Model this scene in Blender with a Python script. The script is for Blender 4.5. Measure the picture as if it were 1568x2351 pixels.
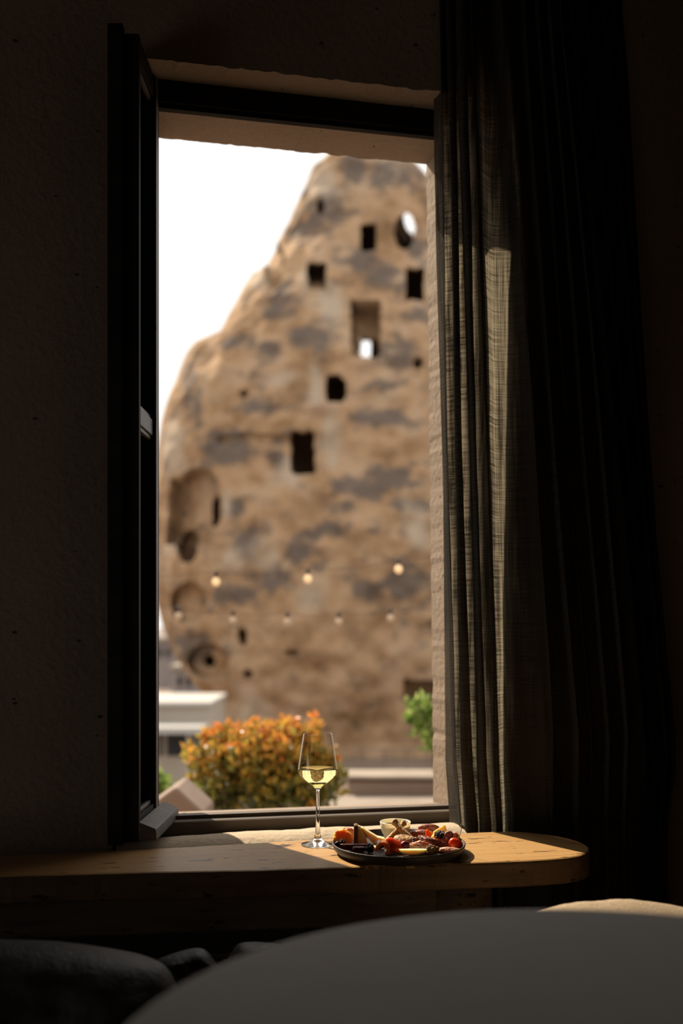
import bpy, bmesh, math, random
import numpy as np
from mathutils import Vector, Matrix, noise

for o in list(bpy.data.objects): bpy.data.objects.remove(o, do_unlink=True)
scene = bpy.context.scene
COL = scene.collection

# ---------------------------------------------------------------- camera, sky, sun, exposure
EYE = 1.025                                   # eye height over the room floor
FPX = 35.0 / 36.0 * 2351.0
cam_data = bpy.data.cameras.new('camera')
cam_data.sensor_fit = 'VERTICAL'; cam_data.sensor_height = 36.0; cam_data.sensor_width = 24.0
cam_data.lens = 35.0
cam_data.shift_y = (1440 - 1175.5) / 2351.0
cam_data.clip_start = 0.02; cam_data.clip_end = 2000
cam_data.dof.use_dof = True
cam_data.dof.focus_distance = 1.80
cam_data.dof.aperture_fstop = 2.2
cam = bpy.data.objects.new('camera', cam_data); COL.objects.link(cam)
cam.location = (0, 0, EYE); cam.rotation_euler = (math.pi / 2, 0, 0)
scene.camera = cam

world = bpy.data.worlds.new('hazy_sky'); scene.world = world
world.use_nodes = True
bg = world.node_tree.nodes['Background']
bg.inputs['Color'].default_value = (1.0, 0.975, 0.94, 1)
bg.inputs['Strength'].default_value = 1.35

SUN_EL = math.radians(41.5)
SUN_H = Vector((0.63, -0.777, 0)).normalized()
SUN_DIR = Vector((SUN_H.x * math.cos(SUN_EL), SUN_H.y * math.cos(SUN_EL), -math.sin(SUN_EL)))
sun_data = bpy.data.lights.new('sun', 'SUN')
sun_data.energy = 8.0; sun_data.color = (1.0, 0.86, 0.66); sun_data.angle = math.radians(0.6)
sun = bpy.data.objects.new('sun', sun_data); COL.objects.link(sun)
sun.rotation_euler = SUN_DIR.to_track_quat('-Z', 'Y').to_euler()
sun.location = (-8, 12, 12)

vs = scene.view_settings
vs.view_transform = 'Standard'; vs.look = 'None'; vs.exposure = 0.0; vs.gamma = 1.0
vs.use_curve_mapping = False

# ---------------------------------------------------------------- helpers
AL = math.atan(0.21)                          # the window wall recedes to the right
CA, SA = math.cos(AL), math.sin(AL)
def W(u, v, z):                               # wall frame: u along the wall, v through it, z over the eye
    return Vector((u * CA - v * SA, u * SA + v * CA, EYE + z))
def PD(px, d, z=0.0): return Vector(((px - 784) / FPX * d, d, EYE + z))
def PV(px, v):                                # plan point on plane v seen at column px -> u
    t = (px - 784) / FPX
    d = v / (CA - SA * t); x = t * d
    return x * CA + d * SA
def tag(o, label=None, cat=None, group=None, kind=None):
    if label: o['label'] = label
    if cat: o['category'] = cat
    if group: o['group'] = group
    if kind: o['kind'] = kind
    return o
def empty(name, loc=(0, 0, 0), parent=None):
    o = bpy.data.objects.new(name, None); COL.objects.link(o); o.location = loc
    o.empty_display_size = 0.05
    if parent: o.parent = parent
    return o
def mesh(name, verts, faces, mat, parent=None, smooth=False, uvs=None, sharp=None):
    me = bpy.data.meshes.new(name)
    me.from_pydata([tuple(v) for v in verts], [], [tuple(f) for f in faces])
    me.update()
    return link(name, me, mat, parent, smooth)
def link(name, me, mat, parent=None, smooth=False):
    o = bpy.data.objects.new(name, me); COL.objects.link(o)
    if mat: me.materials.append(mat)
    if smooth:
        me.polygons.foreach_set('use_smooth', [True] * len(me.polygons)); me.update()
    if parent is not None:
        o.parent = parent
        o.matrix_parent_inverse = Matrix.Translation(-parent.location)
    return o
def bm_obj(name, bm, mat, parent=None, smooth=False):
    bmesh.ops.recalc_face_normals(bm, faces=bm.faces)
    me = bpy.data.meshes.new(name); bm.to_mesh(me); bm.free()
    return link(name, me, mat, parent, smooth)
def bevel(o, w=0.003, n=2, angle=0.6):
    m = o.modifiers.new('bevel', 'BEVEL'); m.width = w; m.segments = n
    m.limit_method = 'ANGLE'; m.angle_limit = angle
    return o
def fbm(p, octv=4):
    s, a, t = 0.0, 1.0, 0.0
    p = Vector(p)
    for i in range(octv):
        s += a * noise.noise(p); t += a; p = p * 2.03 + Vector((3.1, 1.7, 5.3)); a *= 0.5
    return s / t
def hexa(name, c8, mat, parent=None):         # eight corners, bottom ring then top ring
    f = [(0, 3, 2, 1), (4, 5, 6, 7), (0, 1, 5, 4), (1, 2, 6, 5), (2, 3, 7, 6), (3, 0, 4, 7)]
    o = mesh(name, c8, f, mat, parent)
    bm = bmesh.new(); bm.from_mesh(o.data); bmesh.ops.recalc_face_normals(bm, faces=bm.faces); bm.to_mesh(o.data); bm.free()
    return o
def wbox(name, u0, u1, v0, v1, z0, z1, mat, parent=None):
    r = [W(u0, v0, z0), W(u1, v0, z0), W(u1, v1, z0), W(u0, v1, z0), W(u0, v0, z1), W(u1, v0, z1), W(u1, v1, z1), W(u0, v1, z1)]
    return hexa(name, r, mat, parent)
def box(name, x0, x1, y0, y1, z0, z1, mat, parent=None):   # z over the eye
    z0 += EYE; z1 += EYE
    r = [(x0, y0, z0), (x1, y0, z0), (x1, y1, z0), (x0, y1, z0), (x0, y0, z1), (x1, y0, z1), (x1, y1, z1), (x0, y1, z1)]
    return hexa(name, r, mat, parent)
def lathe(name, prof, mat, center, parent=None, seg=64, close=False, smooth=True):
    V, F = [], []
    n = len(prof)
    for r, z in prof:
        for k in range(seg):
            a = 2 * math.pi * k / seg
            V.append((center[0] + r * math.cos(a), center[1] + r * math.sin(a), center[2] + z))
    for i in range(n - 1 + (1 if close else 0)):
        j = (i + 1) % n
        for k in range(seg):
            l = (k + 1) % seg
            F.append((i * seg + k, i * seg + l, j * seg + l, j * seg + k))
    return mesh(name, V, F, mat, parent, smooth)
def lathe_fix(o):
    bm = bmesh.new(); bm.from_mesh(o.data)
    bmesh.ops.remove_doubles(bm, verts=bm.verts, dist=1e-6)
    bmesh.ops.recalc_face_normals(bm, faces=bm.faces)
    bm.to_mesh(o.data); bm.free()
    return o
def tube(name, pts, rad, mat, parent=None, seg=10, caps=True):
    pts = [Vector(p) for p in pts]; V, F = [], []
    n = len(pts)
    for i, p in enumerate(pts):
        t = (pts[min(i + 1, n - 1)] - pts[max(i - 1, 0)]).normalized()
        up = Vector((0, 0, 1)) if abs(t.z) < 0.9 else Vector((0, 1, 0))
        a = t.cross(up).normalized(); b = a.cross(t)
        r = rad(i / (n - 1)) if callable(rad) else rad
        for k in range(seg):
            q = 2 * math.pi * k / seg
            V.append(p + (a * math.cos(q) + b * math.sin(q)) * r)
    for i in range(n - 1):
        for k in range(seg):
            l = (k + 1) % seg
            F.append((i * seg + k, i * seg + l, (i + 1) * seg + l, (i + 1) * seg + k))
    if caps:
        F.append(tuple(range(seg - 1, -1, -1))); F.append(tuple((n - 1) * seg + k for k in range(seg)))
    return mesh(name, V, F, mat, parent, True)

# ---------------------------------------------------------------- materials
def new_mat(name):
    m = bpy.data.materials.new(name); m.use_nodes = True
    nt = m.node_tree; b = nt.nodes['Principled BSDF']
    return m, nt, b
def mat(name, c1, c2=None, scale=20.0, rough=0.7, bump=0.0, bscale=None, detail=5.0, stretch=(1, 1, 1), spec=0.3, sss=0.0, lo=0.35, hi=0.65, metal=0.0, bdist=0.01, ssr=(0.6, 0.3, 0.15), rot=0.0, coat=0.0):
    m, nt, b = new_mat(name)
    L = nt.links.new
    tc = nt.nodes.new('ShaderNodeTexCoord'); mp = nt.nodes.new('ShaderNodeMapping')
    mp.inputs['Scale'].default_value = stretch; mp.inputs['Rotation'].default_value = (0, 0, rot)
    L(tc.outputs['Object'], mp.inputs['Vector'])
    b.inputs['Roughness'].default_value = rough
    b.inputs['Specular IOR Level'].default_value = spec
    b.inputs['Metallic'].default_value = metal
    b.inputs['Coat Weight'].default_value = coat
    b.inputs['Coat Roughness'].default_value = 0.12
    if c2 is None:
        b.inputs['Base Color'].default_value = (*c1, 1)
    else:
        n = nt.nodes.new('ShaderNodeTexNoise'); n.inputs['Scale'].default_value = scale; n.inputs['Detail'].default_value = detail
        L(mp.outputs['Vector'], n.inputs['Vector'])
        r = nt.nodes.new('ShaderNodeValToRGB')
        r.color_ramp.elements[0].position = lo; r.color_ramp.elements[0].color = (*c1, 1)
        r.color_ramp.elements[1].position = hi; r.color_ramp.elements[1].color = (*c2, 1)
        L(n.outputs['Fac'], r.inputs['Fac']); L(r.outputs['Color'], b.inputs['Base Color'])
    if bump > 0:
        n2 = nt.nodes.new('ShaderNodeTexNoise'); n2.inputs['Scale'].default_value = bscale or scale * 2; n2.inputs['Detail'].default_value = 6
        L(mp.outputs['Vector'], n2.inputs['Vector'])
        bp = nt.nodes.new('ShaderNodeBump'); bp.inputs['Strength'].default_value = bump; bp.inputs['Distance'].default_value = bdist
        L(n2.outputs['Fac'], bp.inputs['Height']); L(bp.outputs['Normal'], b.inputs['Normal'])
    if sss > 0:
        b.inputs['Subsurface Weight'].default_value = sss
        b.inputs['Subsurface Radius'].default_value = ssr
        b.inputs['Subsurface Scale'].default_value = 0.02
    return m

def plaster_mat(name, c1, c2, pit=True):
    m, nt, b = new_mat(name); L = nt.links.new; N = nt.nodes.new
    tc = N('ShaderNodeTexCoord')
    n1 = N('ShaderNodeTexNoise'); n1.inputs['Scale'].default_value = 3.0; n1.inputs['Detail'].default_value = 8
    n2 = N('ShaderNodeTexNoise'); n2.inputs['Scale'].default_value = 150; n2.inputs['Detail'].default_value = 6; n2.inputs['Roughness'].default_value = .75
    L(tc.outputs['Object'], n1.inputs['Vector']); L(tc.outputs['Object'], n2.inputs['Vector'])
    r = N('ShaderNodeValToRGB'); r.color_ramp.elements[0].position = .35; r.color_ramp.elements[0].color = (*c1, 1)
    r.color_ramp.elements[1].position = .68; r.color_ramp.elements[1].color = (*c2, 1)
    mx = N('ShaderNodeMath'); mx.operation = 'MULTIPLY_ADD'; mx.inputs[1].default_value = 0.6; L(n2.outputs['Fac'], mx.inputs[0])
    ms = N('ShaderNodeMath'); ms.operation = 'MULTIPLY'; ms.inputs[1].default_value = 0.40; L(n1.outputs['Fac'], ms.inputs[0])
    L(ms.outputs[0], mx.inputs[2]); L(mx.outputs[0], r.inputs['Fac'])
    # sparse little pits
    vo = N('ShaderNodeTexVoronoi'); vo.inputs['Scale'].default_value = 26; vo.inputs['Randomness'].default_value = 1
    mp = N('ShaderNodeMapping'); mp.inputs['Scale'].default_value = (1, 1, 1.7); L(tc.outputs['Object'], mp.inputs['Vector']); L(mp.outputs[0], vo.inputs['Vector'])
    sep = N('ShaderNodeSeparateColor'); L(vo.outputs['Color'], sep.inputs['Color'])
    sz = N('ShaderNodeMath'); sz.operation = 'MULTIPLY_ADD'; sz.inputs[1].default_value = 0.32; sz.inputs[2].default_value = -0.17; L(sep.outputs[0], sz.inputs[0])
    pit_ = N('ShaderNodeMath'); pit_.operation = 'LESS_THAN'; L(vo.outputs['Distance'], pit_.inputs[0]); L(sz.outputs[0], pit_.inputs[1])
    mixc = N('ShaderNodeMixRGB'); mixc.inputs['Color2'].default_value = (c1[0] * .3, c1[1] * .3, c1[2] * .3, 1)
    if pit: L(pit_.outputs[0], mixc.inputs['Fac'])
    else: mixc.inputs['Fac'].default_value = 0
    L(r.outputs['Color'], mixc.inputs['Color1']); L(mixc.outputs[0], b.inputs['Base Color'])
    b.inputs['Roughness'].default_value = 0.9; b.inputs['Specular IOR Level'].default_value = 0.15
    n3 = N('ShaderNodeTexNoise'); n3.inputs['Scale'].default_value = 70; n3.inputs['Detail'].default_value = 6; L(tc.outputs['Object'], n3.inputs['Vector'])
    hs = N('ShaderNodeMath'); hs.operation = 'SUBTRACT'; L(n3.outputs['Fac'], hs.inputs[0])
    if pit: L(pit_.outputs[0], hs.inputs[1])
    else: hs.inputs[1].default_value = 0
    bp = N('ShaderNodeBump'); bp.inputs['Strength'].default_value = 0.45; bp.inputs['Distance'].default_value = 0.006
    L(hs.outputs[0], bp.inputs['Height']); L(bp.outputs['Normal'], b.inputs['Normal'])
    return m

def wood_mat(name, c1, c2, knots, rough=0.5, marks=True, bump=0.25, spec=.3):
    m, nt, b = new_mat(name); L = nt.links.new; N = nt.nodes.new
    tc = N('ShaderNodeTexCoord'); mp = N('ShaderNodeMapping'); mp.inputs['Rotation'].default_value = (0, 0, -AL)
    L(tc.outputs['Object'], mp.inputs['Vector'])
    st = N('ShaderNodeMapping'); st.inputs['Scale'].default_value = (1.6, 26, 26); L(mp.outputs[0], st.inputs['Vector'])
    n1 = N('ShaderNodeTexNoise'); n1.inputs['Scale'].default_value = 2.6; n1.inputs['Detail'].default_value = 8; n1.inputs['Distortion'].default_value = .4
    L(st.outputs[0], n1.inputs['Vector'])
    n2 = N('ShaderNodeTexNoise'); n2.inputs['Scale'].default_value = 6.0; n2.inputs['Detail'].default_value = 3; L(mp.outputs[0], n2.inputs['Vector'])
    ad = N('ShaderNodeMath'); ad.operation = 'MULTIPLY_ADD'; ad.inputs[1].default_value = .5; L(n2.outputs['Fac'], ad.inputs[0])
    hl = N('ShaderNodeMath'); hl.operation = 'MULTIPLY'; hl.inputs[1].default_value = .5; L(n1.outputs['Fac'], hl.inputs[0]); L(hl.outputs[0], ad.inputs[2])
    r = N('ShaderNodeValToRGB'); r.color_ramp.elements[0].position = .36; r.color_ramp.elements[0].color = (*c1, 1)
    r.color_ramp.elements[1].position = .62; r.color_ramp.elements[1].color = (*c2, 1); L(ad.outputs[0], r.inputs['Fac'])
    col = r.outputs['Color']
    if marks:      # worm holes and short cracks along the grain
        s2 = N('ShaderNodeMapping'); s2.inputs['Scale'].default_value = (16, 60, 60); s2.inputs['Location'].default_value = (3.3, 1.2, .4); L(mp.outputs[0], s2.inputs['Vector'])
        n3 = N('ShaderNodeTexNoise'); n3.inputs['Scale'].default_value = 1.0; n3.inputs['Detail'].default_value = 4; n3.inputs['Roughness'].default_value = .62; L(s2.outputs[0], n3.inputs['Vector'])
        r2 = N('ShaderNodeValToRGB'); r2.color_ramp.elements[0].position = .625; r2.color_ramp.elements[0].color = (0, 0, 0, 1)
        r2.color_ramp.elements[1].position = .66; r2.color_ramp.elements[1].color = (1, 1, 1, 1); L(n3.outputs['Fac'], r2.inputs['Fac'])
        mx = N('ShaderNodeMixRGB'); mx.inputs['Color2'].default_value = (*knots, 1); L(r2.outputs['Color'], mx.inputs['Fac']); L(col, mx.inputs['Color1']); col = mx.outputs[0]
    L(col, b.inputs['Base Color'])
    b.inputs['Roughness'].default_value = rough; b.inputs['Specular IOR Level'].default_value = spec
    bp = N('ShaderNodeBump'); bp.inputs['Strength'].default_value = bump; bp.inputs['Distance'].default_value = .003
    L(n1.outputs['Fac'], bp.inputs['Height']); L(bp.outputs['Normal'], b.inputs['Normal'])
    return m

M = {}
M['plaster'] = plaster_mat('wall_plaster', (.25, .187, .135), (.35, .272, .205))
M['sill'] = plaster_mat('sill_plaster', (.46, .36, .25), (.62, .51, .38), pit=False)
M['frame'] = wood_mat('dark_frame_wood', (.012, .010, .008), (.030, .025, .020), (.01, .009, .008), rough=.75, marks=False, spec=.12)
M['stile'] = wood_mat('shaded_sash_wood', (.010, .009, .008), (.024, .021, .018), (.02, .018, .015), rough=.7, marks=False, spec=.12)  # dark copy of the sash wood, shade on the leaf put into its colour
M['sash'] = wood_mat('skylit_sash_wood', (.06, .053, .046), (.14, .122, .105), (.02, .018, .015), rough=.5, marks=False)  # pale copy of the sash wood, skylight on these parts put into its colour
M['rail_wood'] = wood_mat('pale_rail_wood', (.10, .08, .062), (.19, .155, .125), (.02, .018, .015), rough=.6, marks=False)  # bottom rail paler than the rest of the frame
M['board'] = wood_mat('oiled_board_wood', (.40, .225, .085), (.50, .295, .12), (.035, .018, .008), rough=.42)
M['board_edge'] = wood_mat('shaded_board_edge', (.075, .044, .022), (.14, .084, .042), (.015, .009, .005), rough=.6)  # board sides and underside: shade put into a darker wood colour
M['beam'] = wood_mat('dark_beam_wood', (.05, .035, .022), (.10, .07, .045), (.01, .008, .006), rough=.7)
M['floor'] = mat('floor_stone', (.22, .19, .16), (.32, .28, .235), 6, .8, .3)
M['table'] = mat('grey_table_top', (.76, .745, .715), (.82, .80, .77), 5, .75, .0)
M['table_metal'] = mat('dark_metal', (.03, .03, .03), None, rough=.45)
M['bench'] = mat('charcoal_bench_fabric', (.025, .023, .021), (.045, .041, .037), 60, .9, .3, 300)
M['cushion'] = mat('dark_leather_cushion', (.035, .031, .028), (.06, .054, .048), 40, .55, .25, 160)
M['beige'] = mat('beige_linen_cushion', (.36, .27, .18), (.46, .35, .24), 220, .9, .4, 500)

# ---------------------------------------------------------------- wall with the window opening
V0, V1, V2, V3 = 1.966, 2.03, 2.07, 2.25
FLOOR, CEIL = -EYE, 1.85
def loop(u0, u1, z0, z1, v, lean=0.0, jit=0.0, n=(70, 110), seed=0):
    P = []
    def add(u, z, k):
        ju = jit * fbm((u * 38, z * 38, seed), 3) + (jit * 2.2 * min(0, noise.noise(Vector((u * 26, z * 26, seed + 9))) + .35)); jv = 0
        t = (z - z0) / max(z1 - z0, 1e-6)
        uu = u + (-lean * t if u > (u0 + u1) / 2 else 0)
        P.append(W(uu + (ju if k in 'lr' else 0) * (1 if k == 'l' else -1), v + jv, z + (-ju if k == 't' else 0)))
    nu, nz = n
    for i in range(nu): add(u0 + (u1 - u0) * i / nu, z0, 'b')
    for i in range(nz): add(u1, z0 + (z1 - z0) * i / nz, 'r')
    for i in range(nu): add(u1 - (u1 - u0) * i / nu, z1, 't')
    for i in range(nz): add(u0, z1 - (z1 - z0) * i / nz, 'l')
    return P
def wall_front():
    big = dict(u0=-2.3, u1=2.7, z0=FLOOR, z1=CEIL)
    Ls = [loop(**big, v=V0), loop(-.036, .75, -.44, 1.103, V0, 0, .006, seed=2), loop(-.034, .745, -.44, 1.100, V1 - .03, 0, .0015, seed=4),
          loop(-.034, .74, -.44, 1.100, V2), loop(.045, .712, -.40, 1.088, V2, .016), loop(.050, .694, -.412, 1.088, V3, .0175, .004, seed=7),
          loop(**big, v=V3)]
    V = [p for l in Ls for p in l]; n = len(Ls[0]); F = []
    for a in range(len(Ls) - 1):
        for i in range(n):
            j = (i + 1) % n
            F.append((a * n + i, a * n + j, (a + 1) * n + j, (a + 1) * n + i))
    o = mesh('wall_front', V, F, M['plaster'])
    bm = bmesh.new(); bm.from_mesh(o.data); bmesh.ops.recalc_face_normals(bm, faces=bm.faces); bm.to_mesh(o.data); bm.free()
    return tag(o, kind='structure')
wall_front()
def wall_left():
    v0, v1, z0, z1 = SIDE
    bm = bmesh.new()
    for a, b, c, d in ((-2.2, v0, FLOOR, CEIL), (v1, V3, FLOOR, CEIL), (v0, v1, FLOOR, z0), (v0, v1, z1, CEIL)):
        if d - c < .001: continue
        r = [W(-2.5, a, c), W(-2.3, a, c), W(-2.3, b, c), W(-2.5, b, c), W(-2.5, a, d), W(-2.3, a, d), W(-2.3, b, d), W(-2.5, b, d)]
        v = [bm.verts.new(p) for p in r]
        for f in ((0, 3, 2, 1), (4, 5, 6, 7), (0, 1, 5, 4), (1, 2, 6, 5), (2, 3, 7, 6), (3, 0, 4, 7)): bm.faces.new([v[i] for i in f])
    tag(bm_obj('wall_left', bm, M['plaster']), kind='structure')
SIDE = (.30, 1.50, -.95, .10)                    # low opening added in the side wall, out of view, to brighten the room
wall_left()
tag(wbox('wall_right', 2.7, 2.9, -2.2, V3, FLOOR, CEIL, M['plaster']), kind='structure')
tag(wbox('wall_back', -2.5, 2.9, -2.4, -2.2, FLOOR, CEIL, M['plaster']), kind='structure')
tag(wbox('floor', -2.5, 2.9, -2.4, V3, FLOOR - .2, FLOOR, M['floor']), kind='structure')
tag(wbox('ceiling', -2.5, 2.9, -2.4, V3, CEIL, CEIL + .2, M['plaster']), kind='structure')

# rounded plaster sill between the frame and the board
def sill():
    prof = [(V1 + .035, -.418), (2.022, -.4155), (2.003, -.411), (1.985, -.4088), (1.965, -.4095), (1.945, -.4135), (1.925, -.4215), (1.908, -.434), (1.897, -.452), (1.892, -.475), (1.892, -.595), (V2, -.595)]
    V, F = [], []; nu = 60
    for i in range(nu + 1):
        u = -.03 + (.668 + .03) * i / nu
        for k, (v, z) in enumerate(prof):
            w = .0035 * fbm((u * 9, v * 14, 1.0), 3) + .0012 * fbm((u * 50, v * 50, 3.0), 2)
            dip = -.008 * max(0, (.26 - u) / .23) ** 1.5
            V.append(W(u, v, z + (w + dip if k < 9 else 0)))
    n = len(prof)
    for i in range(nu):
        for k in range(n - 1):
            F.append((i * n + k, i * n + k + 1, (i + 1) * n + k + 1, (i + 1) * n + k))
    F.append(tuple(range(n))); F.append(tuple(nu * n + k for k in range(n - 1, -1, -1)))
    o = mesh('trim_1', V, F, M['sill'], smooth=True)
    tag(o, 'rounded plaster inner sill under the window', kind='structure')
sill()

# ---------------------------------------------------------------- window frame and open casement
win = empty('window_1', W(.05, V1, -.42)); tag(win, 'dark wooden casement window standing open', kind='structure')
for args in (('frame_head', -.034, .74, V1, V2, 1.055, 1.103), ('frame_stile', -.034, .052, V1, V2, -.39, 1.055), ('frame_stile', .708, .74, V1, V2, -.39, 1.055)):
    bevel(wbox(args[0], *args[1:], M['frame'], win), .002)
# stepped bottom rail
def rail():
    prof = [(V1 - .002, -.43), (V1 - .002, -.393), (V1 + .001, -.391), (V1 + .017, -.3905), (V1 + .0185, -.383), (V2, -.3825), (V2, -.43)]
    V = [W(u, v, z) for u in (-.034, .74) for v, z in prof]; n = len(prof)
    F = [(k, (k + 1) % n, n + (k + 1) % n, n + k) for k in range(n)] + [tuple(range(n)), tuple(range(2 * n - 1, n - 1, -1))]
    o = mesh('frame_rail', V, F, M['rail_wood'], win)
    bm = bmesh.new(); bm.from_mesh(o.data); bmesh.ops.recalc_face_normals(bm, faces=bm.faces); bm.to_mesh(o.data); bm.free()
rail()
# head moulding steps
wbox('head_bead', -.034, .74, V1 + .005, V1 + .02, 1.045, 1.0555, M['frame'], win)

def sash():
    # local frame of the open leaf: e along the leaf from hinge to the room, n = its outdoor face (now facing right)
    h = Vector((-.3700, 2.000, 0)); e = Vector((-.02, -1, 0)).normalized(); nn = Vector((1, -.02, 0)).normalized()
    ZB, ZT, T, Wd = -.395, 1.094, .050, .166
    def P(a, b, z): return h + e * a + nn * b + Vector((0, 0, EYE + z))
    def bx(name, a0, a1, b0, b1, z0, z1, m, par=None):
        o = hexa(name, [P(a0, b0, z0), P(a1, b0, z0), P(a1, b1, z0), P(a0, b1, z0), P(a0, b0, z1), P(a1, b0, z1), P(a1, b1, z1), P(a0, b1, z1)], m, par)
        return bevel(o, .0015, 2)
    bm = bmesh.new()
    def add(a0, a1, b0, b1, z0, z1):
        vs_ = [bm.verts.new(P(*q)) for q in ((a0, b0, z0), (a1, b0, z0), (a1, b1, z0), (a0, b1, z0), (a0, b0, z1), (a1, b0, z1), (a1, b1, z1), (a0, b1, z1))]
        for f in ((0, 3, 2, 1), (4, 5, 6, 7), (0, 1, 5, 4), (1, 2, 6, 5), (2, 3, 7, 6), (3, 0, 4, 7)): bm.faces.new([vs_[i] for i in f])
    add(-.001, .022, -T, 0, ZB, ZT)                 # hinge stile
    add(Wd - .016, Wd, -T, 0, ZB, ZT)               # closing stile
    add(.022, Wd - .016, -T, -.002, ZT - .04, ZT)   # top rail
    add(.022, Wd - .016, -T, -.002, ZB, ZB + .045)  # bottom rail
    add(Wd - .004, Wd + .010, -T - .006, -T + .022, ZB - .005, ZT + .014)  # overlapping lip on the closing edge
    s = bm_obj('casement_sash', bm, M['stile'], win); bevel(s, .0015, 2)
    bx('middle_rail', .022, Wd - .016, -T + .004, -.004, .380, .412, M['sash'], s)
    bx('hinge_edge', -.001, .022, -.0005, .0025, ZB + .001, ZT - .001, M['sash'], s)
    # glazing beads; opaque dark panels stand in for near-black panes
    for z0, z1 in ((ZB + .045, .380), (.412, ZT - .04)):
        for zz in (z0, z1 - .008):
            bx('glazing_bead', .022, Wd - .016, -.016, -.008, zz, zz + .008, M['sash'], s)
        bx('panel', .022, Wd - .016, -.034, -.026, z0, z1, M['frame'], s)
    # weather bar
    prof = [(0, -.358), (.032, -.371), (.034, -.392), (0, -.392)]
    V = [P(a, b, z) for a in (-.055, Wd + .004) for b, z in prof]
    F = [(0, 1, 5, 4), (1, 2, 6, 5), (2, 3, 7, 6), (3, 0, 4, 7), (3, 2, 1, 0), (4, 5, 6, 7)]
    o = mesh('weather_bar', V, F, M['sash'], s)
    bm = bmesh.new(); bm.from_mesh(o.data); bmesh.ops.recalc_face_normals(bm, faces=bm.faces); bm.to_mesh(o.data); bm.free()
    bevel(o, .002, 2)
def glass_mat(name, color, ior, rough=0.0):
    m = bpy.data.materials.new(name); m.use_nodes = True; nt = m.node_tree
    for n in list(nt.nodes): nt.nodes.remove(n)
    out = nt.nodes.new('ShaderNodeOutputMaterial'); g = nt.nodes.new('ShaderNodeBsdfGlass')
    g.inputs['Color'].default_value = (*color, 1); g.inputs['IOR'].default_value = ior; g.inputs['Roughness'].default_value = rough
    nt.links.new(g.outputs[0], out.inputs['Surface'])
    return m
M['glass'] = glass_mat('clear_glass', (.98, .985, .98), 1.48)
M['wine'] = glass_mat('white_wine', (.97, .92, .62), 1.36)
def thin_glass(name):
    m = bpy.data.materials.new(name); m.use_nodes = True; nt = m.node_tree; N = nt.nodes.new; L = nt.links.new
    for n in list(nt.nodes): nt.nodes.remove(n)
    out = N('ShaderNodeOutputMaterial'); t = N('ShaderNodeBsdfTransparent'); t.inputs['Color'].default_value = (.975, .98, .975, 1)
    g = N('ShaderNodeBsdfGlossy'); g.inputs['Roughness'].default_value = 0.02; g.inputs['Color'].default_value = (1, 1, 1, 1)
    f = N('ShaderNodeLayerWeight'); f.inputs['Blend'].default_value = .5; mx = N('ShaderNodeMixShader')
    pw = N('ShaderNodeMath'); pw.operation = 'POWER'; pw.inputs[1].default_value = 3.2; L(f.outputs['Facing'], pw.inputs[0])
    sc = N('ShaderNodeMath'); sc.operation = 'MULTIPLY_ADD'; sc.inputs[1].default_value = .75; sc.inputs[2].default_value = .035; L(pw.outputs[0], sc.inputs[0])
    L(sc.outputs[0], mx.inputs['Fac']); L(t.outputs[0], mx.inputs[1]); L(g.outputs[0], mx.inputs[2]); L(mx.outputs[0], out.inputs['Surface'])
    return m
M['thin_glass'] = thin_glass('thin_bowl_glass')
sash()

# ---------------------------------------------------------------- linen curtains
def linen(name, dif, tra, see, dark):
    m = bpy.data.materials.new(name); m.use_nodes = True; nt = m.node_tree; N = nt.nodes.new; L = nt.links.new
    for n in list(nt.nodes): nt.nodes.remove(n)
    out = N('ShaderNodeOutputMaterial'); uv = N('ShaderNodeUVMap')
    def thr(sx, sy, sc):
        mp = N('ShaderNodeMapping'); mp.inputs['Scale'].default_value = (sx, sy, 1); L(uv.outputs[0], mp.inputs['Vector'])
        n = N('ShaderNodeTexNoise'); n.inputs['Scale'].default_value = sc; n.inputs['Detail'].default_value = 3; L(mp.outputs[0], n.inputs['Vector'])
        return n.outputs['Fac']
    a = thr(420, 9, 1.0); b = thr(9, 420, 1.0)
    c0 = thr(55, 2.5, 1.0)
    m0 = N('ShaderNodeMath'); m0.operation = 'MULTIPLY'; L(a, m0.inputs[0]); L(b, m0.inputs[1])
    mx = N('ShaderNodeMath'); mx.operation = 'MULTIPLY'; L(m0.outputs[0], mx.inputs[0]); L(c0, mx.inputs[1])
    rp = N('ShaderNodeMapRange'); rp.inputs['From Min'].default_value = .085; rp.inputs['From Max'].default_value = .185
    rp.inputs['To Min'].default_value = .12; rp.inputs['To Max'].default_value = 1.0; L(mx.outputs[0], rp.inputs['Value'])
    d = N('ShaderNodeBsdfDiffuse'); d.inputs['Color'].default_value = (*dif, 1)
    t = N('ShaderNodeBsdfTranslucent')
    tcol = N('ShaderNodeMixRGB'); tcol.blend_type = 'MULTIPLY'; tcol.inputs['Fac'].default_value = 1; tcol.inputs['Color1'].default_value = (*tra, 1); L(rp.outputs[0], tcol.inputs['Color2']); L(tcol.outputs[0], t.inputs['Color'])
    ad = N('ShaderNodeAddShader'); L(d.outputs[0], ad.inputs[0]); L(t.outputs[0], ad.inputs[1])
    tr = N('ShaderNodeBsdfTransparent'); mxs = N('ShaderNodeMixShader')
    sf = N('ShaderNodeMath'); sf.operation = 'MULTIPLY'; sf.inputs[1].default_value = see; L(rp.outputs[0], sf.inputs[0])
    L(sf.outputs[0], mxs.inputs['Fac']); L(ad.outputs[0], mxs.inputs[1]); L(tr.outputs[0], mxs.inputs[2])
    bp = N('ShaderNodeBump'); bp.inputs['Strength'].default_value = .4; bp.inputs['Distance'].default_value = .001; L(mx.outputs[0], bp.inputs['Height']); L(bp.outputs[0], d.inputs['Normal'])
    L(mxs.outputs[0], out.inputs['Surface'])
    return m
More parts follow.
